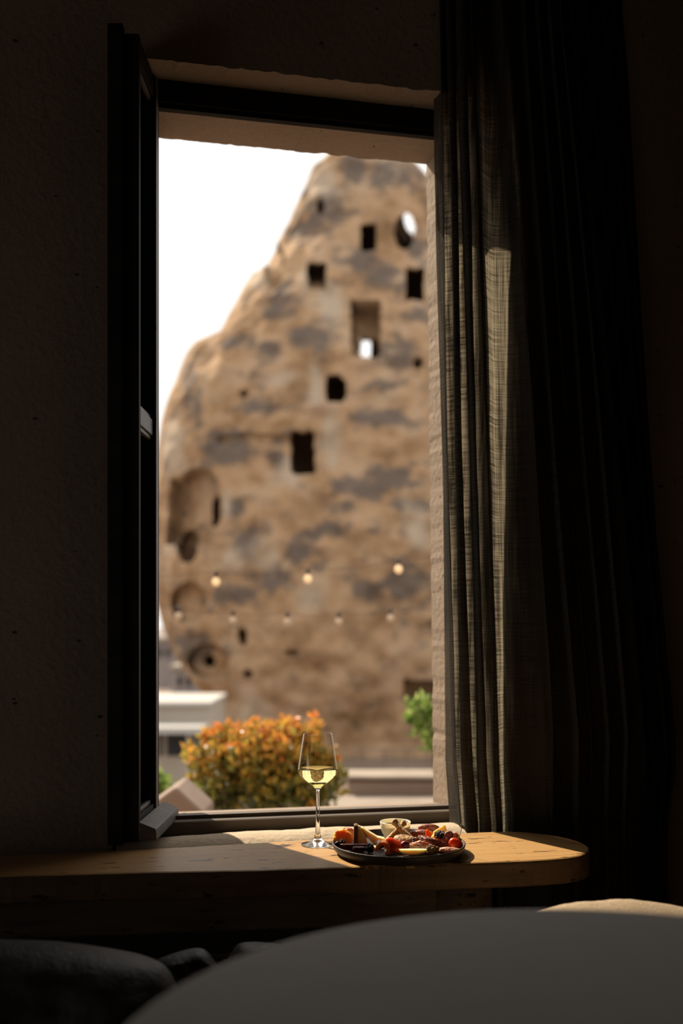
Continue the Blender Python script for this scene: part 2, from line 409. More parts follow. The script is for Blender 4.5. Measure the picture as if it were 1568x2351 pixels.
M['linen'] = linen('grey_linen', (.045, .042, .037), (.17, .143, .10), .10, 0)
M['drape'] = linen('black_drape', (.012, .011, .010), (.004, .004, .003), .0, 0)

def interp(tab, t):
    for (a, x), (b, y) in zip(tab, tab[1:]):
        if t <= b: return x + (y - x) * max(0, (t - a)) / (b - a)
    return tab[-1][1]
AM = [(0, .8), (.06, 1.7), (.16, 1.6), (.21, .55), (.40, .6), (.48, 1), (1, 1)]
FM = [(0, 0), (.10, 2.0), (.19, 3.5), (.33, 4.1), (.45, 4.5), (.60, 5.7), (.8, 8.0), (1, 10)]
def curtain(name, left, right, vc, folds, amp, depth, z0, z1, m, seed, label, nx=260, nz=80, edge=None):
    V, F, UV = [], [], []
    for j in range(nz + 1):
        tz = j / nz; z = z0 + (z1 - z0) * tz
        py = 1440 - z * FPX / 2.0
        ul = PV(interp(left, py), vc); ur = PV(interp(right, py), vc)
        for i in range(nx + 1):
            s = i / nx
            ph = interp(FM, s) * folds / 10.0 + .55 * fbm((s * 3.0, tz * 1.3, seed), 2) + .10 * fbm((s * 9, tz * 4.0, seed + 5), 2)
            k = 2 * math.pi * ph
            grow = .75 + .45 * (1 - tz)
            am = interp(AM, s) * amp * grow * (.7 + .6 * noise.noise(Vector((s * folds * .8, tz * 1.5, seed + 2))))
            env = min(1, s * 14, (1 - s) * 14)
            u = ul + (ur - ul) * s + env * am * math.sin(k)
            v = vc + depth * grow * math.cos(k) * (.8 + .5 * noise.noise(Vector((s * folds, tz * 2, seed + 8)))) + .004 * fbm((s * 30, tz * 16, seed), 3)
            if edge: v += edge * max(0, 1 - s * 9)
            v = min(v, V0 - .008) if not edge or s > .1 else min(v, V1 - .012)
            V.append(W(u, v, z)); UV.append((s * (ur - ul) * 1.8, z))
    n = nx + 1
    for j in range(nz):
        for i in range(nx): F.append((j * n + i, j * n + i + 1, (j + 1) * n + i + 1, (j + 1) * n + i))
    o = mesh(name, V, F, m, None, True)
    ul_ = o.data.uv_layers.new(name='UVMap')
    li = np.zeros(len(o.data.loops), dtype=np.int32); o.data.loops.foreach_get('vertex_index', li)
    ul_.data.foreach_set('uv', np.array(UV, dtype=np.float32)[li].ravel())
    return tag(o, label, 'curtain')
curtain('linen_curtain', [(0, 1016), (700, 1026), (1200, 1036), (1750, 1048), (1905, 1060)], [(0, 1330), (400, 1375), (800, 1415), (1200, 1450), (1700, 1500), (1905, 1490)],
        1.925, 10.0, .013, .024, -.585, CEIL - .005, M['linen'], 3.0, 'sheer grey-brown linen curtain hanging in folds over the right side of the window', edge=.055)
curtain('dark_drape', [(0, 1300), (400, 1345), (800, 1385), (1200, 1425), (1700, 1470), (1905, 1480)], [(0, 1432), (200, 1450), (700, 1476), (1200, 1508), (1750, 1556), (1905, 1530)],
        1.868, 4.0, .010, .012, -.585, CEIL - .005, M['drape'], 8.0, 'heavy black drape hanging beside the linen curtain', nx=90, nz=50)

# ---------------------------------------------------------------- board, beam
HB = -.405                                      # board top, under the eye
def spline(pts, n=14, closed=True):
    out = []; m = len(pts)
    for i in range(m):
        p0, p1, p2, p3 = [Vector(pts[(i + k - 1) % m]) for k in range(4)]
        for j in range(n):
            t = j / n
            out.append(.5 * ((2 * p1) + (-p0 + p2) * t + (2 * p0 - 5 * p1 + 4 * p2 - p3) * t * t + (-p0 + 3 * p1 - 3 * p2 + p3) * t ** 3))
    return out
def board():
    front = [(-1.15, 1.545), (-.9, 1.578), (-.555, 1.619), (-.33, 1.643), (-.1336, 1.659), (.041, 1.684), (.075, 1.686), (.185, 1.706), (.30, 1.724)]
    tip = [(.385, 1.745), (.432, 1.775), (.452, 1.815), (.456, 1.85), (.446, 1.893), (.41, 1.94), (.345, 1.973)]
    back = [(.266, 1.966), (.1, 1.934), (-.110, 1.884), (-.3837, 1.813), (-.7, 1.745), (-1.15, 1.64)]
    P = []
    P += [Vector((*p, 0)) for p in front[:1]]
    full = [Vector((*p, 0)) for p in front + tip + back]
    sp = spline(full, 16)
    # straight left end
    cut = [p for p in sp if p.x > -1.15]
    P = cut
    n = len(P); V, F = [], []
    cen = Vector((0, 1.8, 0))
    rings = [(.003, HB - .046), (0, HB - .043), (0, HB - .005), (.0012, HB - .0015), (.004, HB)]
    for ins, z in rings:
        for i, p in enumerate(P):
            t = (P[(i + 1) % n] - P[i - 1]).normalized(); nrm = Vector((-t.y, t.x, 0))
            wob = .0018 * noise.noise(Vector((p.x * 22, p.y * 22, z * 60))) + .0012 * noise.noise(Vector((p.x * 70, p.y * 70, z * 90)))
            # chip on the front edge
            chip = 0
            if z > HB - .02 and p.y < 1.72:
                chip = .006 * math.exp(-((p.x - .062) / .02) ** 2) * (1 + noise.noise(Vector((p.x * 160, 0, z * 200))))
            q = p + nrm * (ins + wob + chip)
            V.append((q.x, q.y, EYE + z))
    for r in range(len(rings) - 1):
        for i in range(n):
            j = (i + 1) % n; F.append((r * n + i, r * n + j, (r + 1) * n + j, (r + 1) * n + i))
    F.append(tuple(range(n - 1, -1, -1))); F.append(tuple((len(rings) - 1) * n + i for i in range(n)))
    o = mesh('wooden_board', V, F, M['board'])
    tag(o, 'long thick wooden board with a rounded end lying along the window', 'board')
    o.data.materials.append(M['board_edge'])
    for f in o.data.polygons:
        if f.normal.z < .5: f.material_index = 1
    return o
board()
# support under the board
sup = empty('board_support', W(-.2, 1.76, -.7)); tag(sup, 'dark wooden support beam under the long board', 'beam')
def seg_beam(name, p0, p1, wd, z0, z1, m, par):
    a, b = Vector((*p0, 0)), Vector((*p1, 0)); t = (b - a).normalized(); n = Vector((-t.y, t.x, 0)) * wd
    r = [a, b, b + n, a + n]
    return bevel(hexa(name, [Vector((q.x, q.y, EYE + z0)) for q in r] + [Vector((q.x, q.y, EYE + z1)) for q in r], m, par), .004, 2)
seg_beam('beam', (-1.15, 1.56), (.20, 1.735), .06, -.515, HB - .046, M['beam'], sup)
lathe_fix(lathe('post_block', [(0, 0), (.065, 0), (.07, .01), (.07, .135), (0, .135)], M['beam'], (.20, 1.79, EYE - .586), sup, 40))
# ---------------------------------------------------------------- bench, cushions
bench = empty('bench', W(0, 1.7, FLOOR)); tag(bench, 'dark built-in bench with padded seat under the window', 'bench')
wbox('base', -2.25, 2.6, 1.05, 1.88, FLOOR, -.72, M['beam'], bench)
def pad(name, u0, u1, v0, v1, z0, z1, m, par, r=.03, amp=.006, seed=0):
    bm = bmesh.new(); nx, ny = 60, 26
    g = []
    for j in range(ny + 1):
        row = []
        for i in range(nx + 1):
            u = u0 + (u1 - u0) * i / nx; v = v0 + (v1 - v0) * j / ny
            e = min(u - u0, u1 - u, v - v0, v1 - v); k = min(1, e / r)
            z = z0 + (z1 - z0) * math.sqrt(max(0, 1 - (1 - k) ** 2)) + amp * fbm((u * 7, v * 7, seed), 4)
            if e <= 1e-6: z = z0
            row.append(bm.verts.new(W(u, v, z)))
        g.append(row)
    for j in range(ny):
        for i in range(nx): bm.faces.new((g[j][i], g[j][i + 1], g[j + 1][i + 1], g[j + 1][i]))
    bm.faces.new([v for v in g[0]][::-1] + [g[j][0] for j in range(1, ny + 1)] + [v for v in g[ny]][1:] + [g[j][nx] for j in range(ny - 1, 0, -1)])
    return bm_obj(name, bm, m, par, True)
pad('seat_pad', -2.2, 2.55, 1.04, 1.88, -.72, -.605, M['bench'], bench, .05, .008)

pad('shade_pad', -2.2, .635, 1.850, 1.888, -.604, -.47, M['bench'], bench, .015, .002)  # dark pad added over the lit plaster, standing in for shade under the board

def pillow(name, c, rx, rz, th, rot, m, label, pinch=.0, seed=0, cat='cushion', wr=.012):
    # upright plump cushion: rounded-square outline, thick in the middle, seam round the edge
    V, F = [], []; n = 44
    for side in (1, -1):
        for j in range(n + 1):
            for i in range(n + 1):
                a = -1 + 2 * i / n; b = -1 + 2 * j / n
                x = a * math.sqrt(1 - .32 * b * b); z = b * math.sqrt(1 - .32 * a * a)
                e = max(0, (1 - a ** 4) * (1 - b ** 4))
                y = side * th * e ** .45
                w = wr * fbm((a * 2.2, b * 2.2, seed + side), 4) * e ** .3
                V.append((x * rx, y + w, z * rz - (pinch * math.exp(-(a / .18) ** 2) if b > .3 else 0) * (b - .3)))
    N_ = (n + 1) ** 2
    for s in (0, 1):
        for j in range(n):
            for i in range(n):
                q = [s * N_ + j * (n + 1) + i, s * N_ + j * (n + 1) + i + 1, s * N_ + (j + 1) * (n + 1) + i + 1, s * N_ + (j + 1) * (n + 1) + i]
                F.append(q if s else q[::-1])
    bm = bmesh.new(); vv = [bm.verts.new(v) for v in V]
    for f in F: bm.faces.new([vv[k] for k in f])
    bmesh.ops.remove_doubles(bm, verts=bm.verts, dist=1e-5)
    R = Matrix.Rotation(rot[2], 4, 'Z') @ Matrix.Rotation(rot[0], 4, 'X') @ Matrix.Rotation(rot[1], 4, 'Y')
    bm.transform(Matrix.Translation(c) @ R)
    o = bm_obj(name, bm, m, None, True)
    zmin = min(v.co.z for v in o.data.vertices)
    return tag(o, label, cat)
pillow('cushion', (.385, 1.44, EYE - .49), .165, .098, .06, (.45, 0, .12), M['beige'], 'beige cushion with a sunlit top behind the round table', seed=2)
pillow('cushion', (-.40, 1.27, EYE - .503), .20, .098, .085, (-.12, .08, .05), M['cushion'], 'big dark plump cushion in the lower left corner', seed=5, wr=.02)
pillow('cushion', (-.17, 1.445, EYE - .528), .115, .066, .055, (-.15, -.05, .2), M['cushion'], 'dark pinched cushion under the board between two others', pinch=.05, seed=9, wr=.025)

# ---------------------------------------------------------------- round grey table in the foreground
tb = empty('round_table', (.20, .635, 0)); tag(tb, 'small round grey table with a smooth top in the blurred foreground', 'table')
HT = -.281
lathe_fix(lathe('table_top', [(0, -.028), (.352, -.028), (.361, -.024), (.365, -.016), (.3645, -.006), (.359, -.0005), (.352, 0), (0, 0)], M['table'], (.20, .635, EYE + HT), tb, 128))
lathe_fix(lathe('column', [(0, .02), (.03, .02), (.03, EYE + HT - .028), (0, EYE + HT - .028)], M['table_metal'], (.20, .635, 0), tb, 32))
lathe_fix(lathe('foot_plate', [(0, 0), (.22, 0), (.225, .006), (.215, .014), (.05, .022), (0, .022)], M['table_metal'], (.20, .635, 0), tb, 64))

# ---------------------------------------------------------------- wine glass
GC = Vector(((729.5 - 784) / FPX * 1.852, 1.852, EYE + HB + .0004))
glass = empty('wine_glass', GC); tag(glass, 'stemmed glass half full of white wine beside the plate', 'wine glass')
k = 1.852 / FPX                                  # metres per photograph pixel at the glass
def zpx(y): return (1938 - y) * k * 1.0
outer = [(.0035, .050), (.0034, .090), (.0036, .1005), (.0060, .1055), (.0130, .1115), (.0220, .1185), (.0300, .1255), (.0352, .1315), (.0367, .1365), (.0368, .1400), (.0362, .146), (.0347, .157), (.0325, .172), (.0300, .188), (.0270, .2062)]
bowl_o = outer[2:]
inner = [(.0263, .2062), (.0293, .188), (.0318, .172), (.0340, .157), (.0355, .146), (.0361, .1400), (.0360, .1366), (.0345, .1322), (.0292, .1264), (.0212, .1196), (.0125, .1129), (.0060, .1092), (.0025, .1078), (0, .1075)]
rim = [(.0268, .2067), (.0266, .2068)]
foot = [(0, 0), (.030, 0), (.0312, .0006), (.0312, .0012), (.0295, .0020), (.022, .0036), (.013, .0065), (.0085, .0105), (.006, .017), (.0046, .027), (.0038, .040), (.0035, .050)]
def dens(p, n=4):
    out = []
    for i in range(len(p) - 1):
        p0 = p[max(i - 1, 0)]; p1 = p[i]; p2 = p[i + 1]; p3 = p[min(i + 2, len(p) - 1)]
        for j in range(n):
            t = j / n
            out.append(tuple(.5 * (2 * b + (-a + c) * t + (2 * a - 5 * b + 4 * c - d) * t * t + (-a + 3 * b - 3 * c + d) * t ** 3) for a, b, c, d in zip(p0, p1, p2, p3)))
    out.append(p[-1]); return [(max(r, 0), z) for r, z in out]
whole = foot[:4] + dens(foot[3:] + outer[1:], 4) [1:] + rim + dens(inner, 4)
def glass_part(name, prof, m=None):
    V, F = [], []
    o = lathe(name, prof, m or M['glass'], GC, glass, 96)
    bm = bmesh.new(); bm.from_mesh(o.data)
    bmesh.ops.remove_doubles(bm, verts=bm.verts, dist=1e-7)
    bmesh.ops.dissolve_degenerate(bm, dist=1e-8, edges=bm.edges)
    bm.to_mesh(o.data); bm.free()
    me = o.data; me.polygons.foreach_set('use_smooth', [True] * len(me.polygons))
    return o
i1 = min(range(len(whole)), key=lambda i: abs(whole[i][1] - .05) + (1 if i > len(whole) * .6 else 0))
i2 = min(range(len(whole)), key=lambda i: abs(whole[i][1] - .1005) + (1 if i > len(whole) * .6 else 0))
glass_part('foot', whole[:i1 + 1]); glass_part('stem', whole[i1:i2 + 1]); lev = .1425                                     # wine level; below it wine and glass wall read as one clear body
up = whole[i2:]
it = max(range(len(up)), key=lambda i: up[i][1])
out_lo = [p for p in up[:it] if p[1] < lev - .0005]; out_hi = [p for p in up[:it] if p[1] >= lev - .0005]
inn_hi = [p for p in up[it:] if p[1] >= lev - .0005]
lowcup = [p for p in out_lo if p[1] <= .1085]
glass_part('bowl', [out_lo[-1]] + out_hi + up[it:it + 1] + inn_hi, M['thin_glass'])
glass_part('bowl_base', lowcup)
rl = out_lo[-1][0]
wp = [p for p in out_lo if p[1] >= lowcup[-1][1]] + [(rl - .0004, lev - .0003), (rl - .0014, lev), (0, lev)]
wine = lathe_fix(lathe('wine', [(0, lowcup[-1][1])] + wp, M['wine'], GC, glass, 96))

# ---------------------------------------------------------------- plate and food
M['plate'] = mat('dark_stoneware', (.028, .020, .015), (.05, .036, .026), 30, .5, .15, 200)
PC = Vector((.1026, 1.787, EYE + HB + .0004))
plate = tag(lathe_fix(lathe('plate', [(0, .0), (.098, 0), (.110, .002), (.117, .009), (.1195, .0185), (.1185, .0195), (.1165, .0188), (.113, .0100), (.106, .0075), (0, .007)], M['plate'], PC, None, 96)), 'dark brown round plate full of cheese, fruit and cold meat', 'plate')
ZP = HB + .0078                                  # plate floor under the eye

def blob(name, c, r, m, label, cat, amp=.12, freq=3.0, seed=0, rot=(0, 0, 0), sub=4, octv=4, fn=None, group=None, parent=None):
    bm = bmesh.new(); bmesh.ops.create_icosphere(bm, subdivisions=sub, radius=1)
    for v in bm.verts:
        p = v.co.copy()
        f = 1 + amp * fbm(p * freq + Vector((seed * 7.1, seed * 3.3, seed)), octv)
        v.co = p * f
        if fn: v.co = fn(v.co)
    bm.transform(Matrix.Translation(c) @ Matrix.Rotation(rot[2], 4, 'Z') @ Matrix.Rotation(rot[1], 4, 'Y') @ Matrix.Rotation(rot[0], 4, 'X') @ Matrix.Diagonal((*r, 1)))
    o = bm_obj(name, bm, m, parent, True)
    if label: tag(o, label, cat, group)
    return o
def drop(o, z):                                  # let the lowest point rest at height z (over the eye)
    zmin = min(v.co.z for v in o.data.vertices); dz = EYE + z - zmin
    for v in o.data.vertices: v.co.z += dz
    return o
def F_(px, d, z=0): return Vector(((px - 784) / FPX * d, d, EYE + ZP + z))

M['apricot'] = mat('apricot_flesh', (.88, .46, .05), (.95, .60, .09), 90, .4, .3, 260, sss=1.0, ssr=(.6, .25, .05))
M['cheese'] = mat('yellow_cheese', (.83, .58, .20), (.88, .66, .28), 60, .5, .1, 200, sss=.8)
M['pale_cheese'] = mat('pale_cheese', (.86, .72, .42), (.90, .78, .50), 60, .5, .1, 200, sss=.8)
M['rind'] = mat('brown_rind', (.16, .05, .02), (.30, .11, .04), 120, .55, .3, 300)
M['black_fruit'] = mat('black_dried_fruit', (.008, .006, .007), (.025, .016, .018), 200, .3, .5, 400, spec=.5)
M['red_skin'] = mat('dark_red_skin', (.16, .018, .012), (.30, .06, .02), 80, .35, .1, 200)
M['plum'] = mat('purple_plum', (.10, .012, .03), (.20, .03, .06), 90, .3, .2, 200, sss=.3)
M['red'] = mat('red_fruit', (.62, .05, .012), (.75, .10, .02), 60, .3, .1, 120, sss=.8, coat=.3)
M['orange'] = mat('orange_fruit', (.80, .20, .02), (.85, .28, .04), 60, .35, .1, 120, sss=.8)
M['apple'] = mat('pale_green_fruit', (.82, .76, .42), (.86, .80, .50), 90, .45, .1, 200, sss=.9)
M['fig'] = mat('grilled_brown', (.16, .06, .02), (.62, .38, .16), 110, .45, .5, 160, lo=.40, hi=.62)
M['bread'] = mat('baked_crust', (.62, .33, .10), (.82, .56, .26), 140, .6, .6, 300)
M['bowl'] = mat('cream_ceramic', (.90, .81, .62), None, rough=.25, spec=.5, sss=.6, ssr=(.5, .4, .25))
M['sauce'] = mat('brown_sauce', (.22, .07, .02), (.30, .10, .03), 40, .15, spec=.5)
M['sausage'] = mat('cured_sausage', (.34, .10, .07), (.50, .20, .14), 110, .4, .4, 200, coat=.2)
M['meat'] = mat('dark_cured_meat', (.16, .035, .02), (.42, .14, .08), 90, .4, .6, 200, coat=.25, lo=.38, hi=.7)
M['ham'] = mat('pink_ham', (.60, .25, .17), (.80, .52, .40), 90, .45, .4, 160, sss=.3)
M['stem'] = mat('dry_stem', (.30, .24, .08), None, rough=.7)

# dried apricot leaning on the rim
o = blob('dried_apricot', F_(787, 1.806, .015), (.0178, .0072, .0160), M['apricot'], 'yellow-orange dried apricot standing at the left rim of the plate', 'apricot', .10, 2.2, 1, (-.5, 0, .15), fn=lambda p: Vector((p.x, p.y + .35 * math.exp(-(p.x ** 2 + (p.z - .2) ** 2) * 3) * (1 if p.y < 0 else 0), p.z)))
drop(o, ZP + .0005)
o = blob('salami_slice', F_(802, 1.838, .014), (.013, .005, .0135), M['ham'], 'pinkish salami slice behind the dried apricot', 'salami', .1, 2, 3, (-.3, 0, .3)); drop(o, ZP + .0005)
o = blob('salami_slice', F_(796, 1.865, .010), (.012, .004, .010), M['ham'], 'pinkish salami slice at the back left rim of the plate', 'salami', .1, 2, 4, (-.5, 0, .1)); drop(o, ZP + .004)

def prism(name, pts, mat_, parent=None):         # closed polyhedron from hull of points
    bm = bmesh.new()
    for p in pts: bm.verts.new(p)
    r = bmesh.ops.convex_hull(bm, input=bm.verts)
    bmesh.ops.delete(bm, geom=[g for g in r['geom_interior'] if isinstance(g, bmesh.types.BMVert)], context='VERTS')
    bmesh.ops.dissolve_limit(bm, angle_limit=.02, verts=bm.verts, edges=bm.edges)
    return bm_obj(name, bm, mat_, parent)
# upright wedge with brown rind
c = F_(826, 1.806)
ch = empty('cheese_wedge', c); tag(ch, 'upright yellow cheese wedge with brown rind on its left', 'cheese')
bevel(prism('paste', [c + Vector(q) for q in ((-.0035, -.006, .0005), (.013, .012, .0005), (-.0035, .020, .0005), (-.0035, -.006, .037), (.002, .012, .034), (-.0035, .020, .036), (.016, .0, .0005), (.012, .004, .014))], M['cheese'], ch), .0008)
bevel(prism('rind', [c + Vector(q) for q in ((-.0115, -.006, .0), (-.0035, -.006, .0), (-.0115, .020, .0), (-.0035, .020, .0), (-.0105, -.006, .0375), (-.0035, -.006, .038), (-.0105, .020, .0375), (-.0035, .020, .038))], M['rind'], ch), .0012)
# leaning pale wedge
c = F_(858, 1.815)
ch = empty('cheese_wedge', c); tag(ch, 'pale cheese wedge sloping down to the right, its thin point up', 'cheese')
prof = [(-.025, .0335), (-.020, .032), (-.008, .024), (.006, .0155), (.019, .0125), (.0215, .0105), (.0165, .0005), (.001, .0005), (-.006, .008), (-.013, .018), (-.020, .0275)]
V = [c + Vector((x, y, z)) for y in (-.006, .012) for x, z in prof]; n = len(prof)
o = mesh('paste', V, [(i, (i + 1) % n, n + (i + 1) % n, n + i) for i in range(n)] + [tuple(range(n))[::-1], tuple(range(n, 2 * n))], M['pale_cheese'], ch)
bm = bmesh.new(); bm.from_mesh(o.data); bmesh.ops.recalc_face_normals(bm, faces=bm.faces); bm.to_mesh(o.data); bm.free(); bevel(o, .001)
bevel(prism('rind', [c + Vector(q) for q in ((.0165, -.0065, .0004), (.022, -.0065, .011), (.0215, -.0065, .0006), (.0250, -.0065, .008), (.0165, .0125, .0004), (.022, .0125, .011), (.0215, .0125, .0006), (.0250, .0125, .008))], M['rind'], ch), .001)
# flat pale piece under it
c = F_(846, 1.782)
o = tag(bevel(prism('cheese_slice', [c + Vector(q) for q in ((-.016, -.004, 0), (.014, -.008, 0), (.016, .008, 0), (-.012, .010, 0), (-.016, -.004, .006), (.014, -.008, .004), (.016, .008, .005), (-.012, .010, .007))], M['pale_cheese']), .001), 'flat cheese slice lying under the sloping pale wedge', 'cheese')

def berries(name, c, r, n, label, seed, bits=16, br=.42, zrest=ZP + .0003):
    random.seed(seed); bm = bmesh.new()
    for i in range(bits):
        ph = math.acos(1 - 2 * (i + .5) / bits); th = math.pi * (1 + 5 ** .5) * i
        d = Vector((math.cos(th) * math.sin(ph), math.sin(th) * math.sin(ph), math.cos(ph)))
        t = bmesh.ops.create_icosphere(bm, subdivisions=2, radius=br * random.uniform(.85, 1.2), matrix=Matrix.Translation(d * .68))
    t = bmesh.ops.create_icosphere(bm, subdivisions=2, radius=.72)
    bm.transform(Matrix.Translation(c) @ Matrix.Rotation(random.uniform(0, 3), 4, 'Z') @ Matrix.Diagonal((*r, 1)))
    o = bm_obj(name, bm, M['black_fruit'], None, True)
    tag(o, label, 'dried fruit', 'black dried fruits on the plate')
    return drop(o, zrest)
berries('dried_mulberry', F_(776, 1.792, .006), (.0058, .0056, .0058), 0, 'small black dried fruit at the far left rim of the plate', 1)
berries('dried_mulberry', F_(786, 1.788, .006), (.0050, .0050, .0075), 0, 'small black dried fruit in front of the dried apricot', 2)
berries('dried_mulberry', F_(849, 1.750, .006), (.0095, .0075, .0085), 0, 'black dried fruit between the plum half and the orange fruit curl', 3)
berries('dried_mulberry', F_(873, 1.782, .008), (.0095, .007, .0075), 0, 'black dried fruit at the foot of the sloping pale cheese', 4)
berries('dried_mulberry', F_(953, 1.778, .008), (.0055, .0055, .0070), 0, 'small black dried fruit right of the grilled fig', 5, zrest=ZP + .008)
# dark red apple slice
def crescent(name, c, length, height, thick, m1, m2, label, cat, rz=0, tip=.15, skin_low=True):
    root = empty(name, c); tag(root, label, cat)
    n = 22; V, F = [], []
    R = Matrix.Rotation(rz, 3, 'Z')
    for i in range(n + 1):
        t = -1 + 2 * i / n
        h = height * math.sqrt(max(0, 1 - t * t)) * .92 + height * .02; w = thick * (.25 + .75 * math.sqrt(max(0, 1 - t * t)))
        for (yy, zz) in ((-w / 2, height - .0005), (w / 2, height), (w * .25, height - h), (-w * .3, height - h)):
            V.append(c + R @ Vector((t * length / 2, yy, zz)))
    for i in range(n):
        for k_ in range(4):
            l = (k_ + 1) % 4; F.append((i * 4 + k_, i * 4 + l, i * 4 + 4 + l, i * 4 + 4 + k_))
    F += [(0, 1, 2, 3), (n * 4 + 3, n * 4 + 2, n * 4 + 1, n * 4)]
    o = mesh('flesh', V, F, m1, root); 
    bm = bmesh.new(); bm.from_mesh(o.data); bmesh.ops.recalc_face_normals(bm, faces=bm.faces); bm.to_mesh(o.data); bm.free()
    bevel(o, .0008)
    V, F = [], []
    for i in range(n + 1):
        t = -1 + 2 * i / n
        h = height * math.sqrt(max(0, 1 - t * t)) * .92 + height * .02; w = thick * (.25 + .75 * math.sqrt(max(0, 1 - t * t)))
        for (yy, zz) in ((-w * .36, height - h + .0012), (w * .31, height - h + .0012), (w * .27, height - h - .0004), (-w * .32, height - h - .0004)):
            V.append(c + R @ Vector((t * length / 2, yy, zz)))
    for i in range(n):
        for k_ in range(4):
            l = (k_ + 1) % 4; F.append((i * 4 + k_, i * 4 + l, i * 4 + 4 + l, i * 4 + 4 + k_))
    F += [(0, 1, 2, 3), (n * 4 + 3, n * 4 + 2, n * 4 + 1, n * 4)]
    o = mesh('skin', V, F, m2, root)
    return root
crescent('apple_slice', F_(811, 1.768, .0008), .047, .0115, .010, M['red_skin'], M['red_skin'], 'long dark red apple slice skin side out in front of the cheese wedge', 'apple slice', .05)
o = blob('plum_half', F_(824, 1.752, .006), (.0118, .0085, .0068), M['plum'], 'glossy purple plum half at the front left of the plate', 'plum', .08, 2, 6, fn=lambda p: Vector((p.x, p.y, min(p.z, .55)))); drop(o, ZP + .0003)
# orange fruit curl
def curl(name, c, m, label, cat, r0=.0035, r1=.0105, h=.016, turns=1.25, rot=0., th=.0022):
    V, F = [], []; n = 50
    for i in range(n + 1):
        t = i / n; a = rot + t * turns * 2 * math.pi; r = r0 + (r1 - r0) * t
        for (rr, zz) in ((r, 0), (r, h * (1 - .35 * t)), (r + th, h * (1 - .35 * t)), (r + th, 0)):
            V.append(c + Vector((rr * math.cos(a), (zz - h / 2) * .75 + rr * math.sin(a) * .35, r1 + th + rr * math.sin(a) * .95 + (zz - h / 2) * .1)))
    for i in range(n):
        for k_ in range(4):
            l = (k_ + 1) % 4; F.append((i * 4 + k_, i * 4 + l, i * 4 + 4 + l, i * 4 + 4 + k_))
    F += [(0, 1, 2, 3), (n * 4 + 3, n * 4 + 2, n * 4 + 1, n * 4)]
    o = mesh(name, V, F, m, None, True)
    bm = bmesh.new(); bm.from_mesh(o.data); bmesh.ops.recalc_face_normals(bm, faces=bm.faces); bm.to_mesh(o.data); bm.free()
    bevel(o, .0006); tag(o, label, cat); return drop(o, ZP + .0003)
curl('fruit_curl', F_(880, 1.742), M['orange'], 'curled slice of orange fruit in front of the red slice', 'fruit slice', rot=-1.2, h=.022, r0=.0055, r1=.0080, turns=.72, th=.0055)
# folded red slice
c = F_(910, 1.752)
bm = bmesh.new()
for q in ((-.021, .004, .030), (-.012, .010, .031), (-.002, .008, .0255), (.010, .006, .017), (.022, .002, .010), (.023, -.004, .0005), (.008, -.012, .0005), (-.008, -.013, .0005), (-.021, -.006, .0005), (-.023, .004, .016), (-.010, -.007, .022), (.004, -.008, .014), (-.018, .012, .0005), (.018, .012, .0005)):
    bm.verts.new(c + Vector(q))
bmesh.ops.convex_hull(bm, input=bm.verts)
o = bm_obj('red_fruit_slice', bm, M['red'], None, True)
m_ = o.modifiers.new('subdivision', 'SUBSURF'); m_.levels = 2; m_.render_levels = 3
tag(o, 'big folded slice of glossy red fruit at the centre front of the plate', 'fruit slice')
o = blob('dark_cherry', F_(930, 1.752, .010), (.0085, .007, .0078), M['plum'], 'dark glossy cherry tucked behind the green fruit slice', 'cherry', .04, 2, 8); drop(o, ZP + .006)
crescent('melon_slice', F_(948, 1.731, .0008), .049, .0105, .010, M['apple'], M['apple'], 'pale green boat-shaped fruit slice at the front rim of the plate', 'fruit slice', .03)
o = blob('grilled_fig', F_(929, 1.790, .015), (.0200, .015, .0085), M['fig'], 'flattened round grilled fig in the middle of the plate', 'fig', .10, 2.4, 4, (.22, .05, 0), fn=lambda p: Vector((p.x, p.y, p.z - .35 * math.exp(-(p.x ** 2 + p.y ** 2) * 4) * (1 if p.z > 0 else 0)))); drop(o, ZP + .0065)
o = blob('salami_slice', F_(928, 1.792, .003), (.017, .013, .0042), M['sausage'], 'dark salami slice lying under the grilled fig', 'salami', .08, 2, 2); drop(o, ZP + .0003)

# sauce bowl
bc = F_(907.5, 1.856)
bw = empty('sauce_bowl', bc); tag(bw, 'small cream bowl of brown sauce at the back of the plate', 'bowl')
lathe_fix(lathe('bowl', dens([(0, .0003), (.011, .0003), (.0135, .0012), (.0185, .0055), (.0235, .0125), (.0268, .0215), (.0285, .0325), (.0288, .0345)], 3) + [(.0283, .0353), (.0276, .0350)] + dens([(.0272, .0340), (.0258, .0225), (.0222, .0140), (.0165, .0070), (.010, .0040), (0, .0036)], 3), M['bowl'], bc, bw, 64))
lathe_fix(lathe('sauce', [(0, .020), (.0250, .020), (.0262, .0283), (.0252, .0280), (0, .0280)], M['sauce'], bc, bw, 48))
def stick(name, a, b, r, label, seed):
    pts = []; n = 26
    for i in range(n + 1):
        t = i / n; p = a.lerp(b, t); p = p + Vector((.0012 * math.sin(t * 7 + seed), .001 * math.cos(t * 5 + seed), .0016 * math.sin(t * math.pi)))
        pts.append(p)
    def rad(t):
        e = min(1, (t + .012) / .05, (1.012 - t) / .05)
        knob = .35 * math.exp(-((t - .96) / .06) ** 2)
        return r * math.sqrt(max(.02, 1 - (1 - e) ** 2)) * (1 + knob + .14 * noise.noise(Vector((t * 16, seed, 0))))
    o = tube(name, pts, rad, M['bread'], None, 14); tag(o, label, 'breadstick'); return o
stick('breadstick', F_(957, 1.790, .0058), PD(901, 1.822, -.3545), .0053, 'long golden breadstick leaning on the bowl, on top of the other one', 1)
stick('breadstick', F_(886, 1.806, .0058), PD(931, 1.833, -.3585), .0046, 'thinner breadstick crossing under the other one against the bowl', 4)
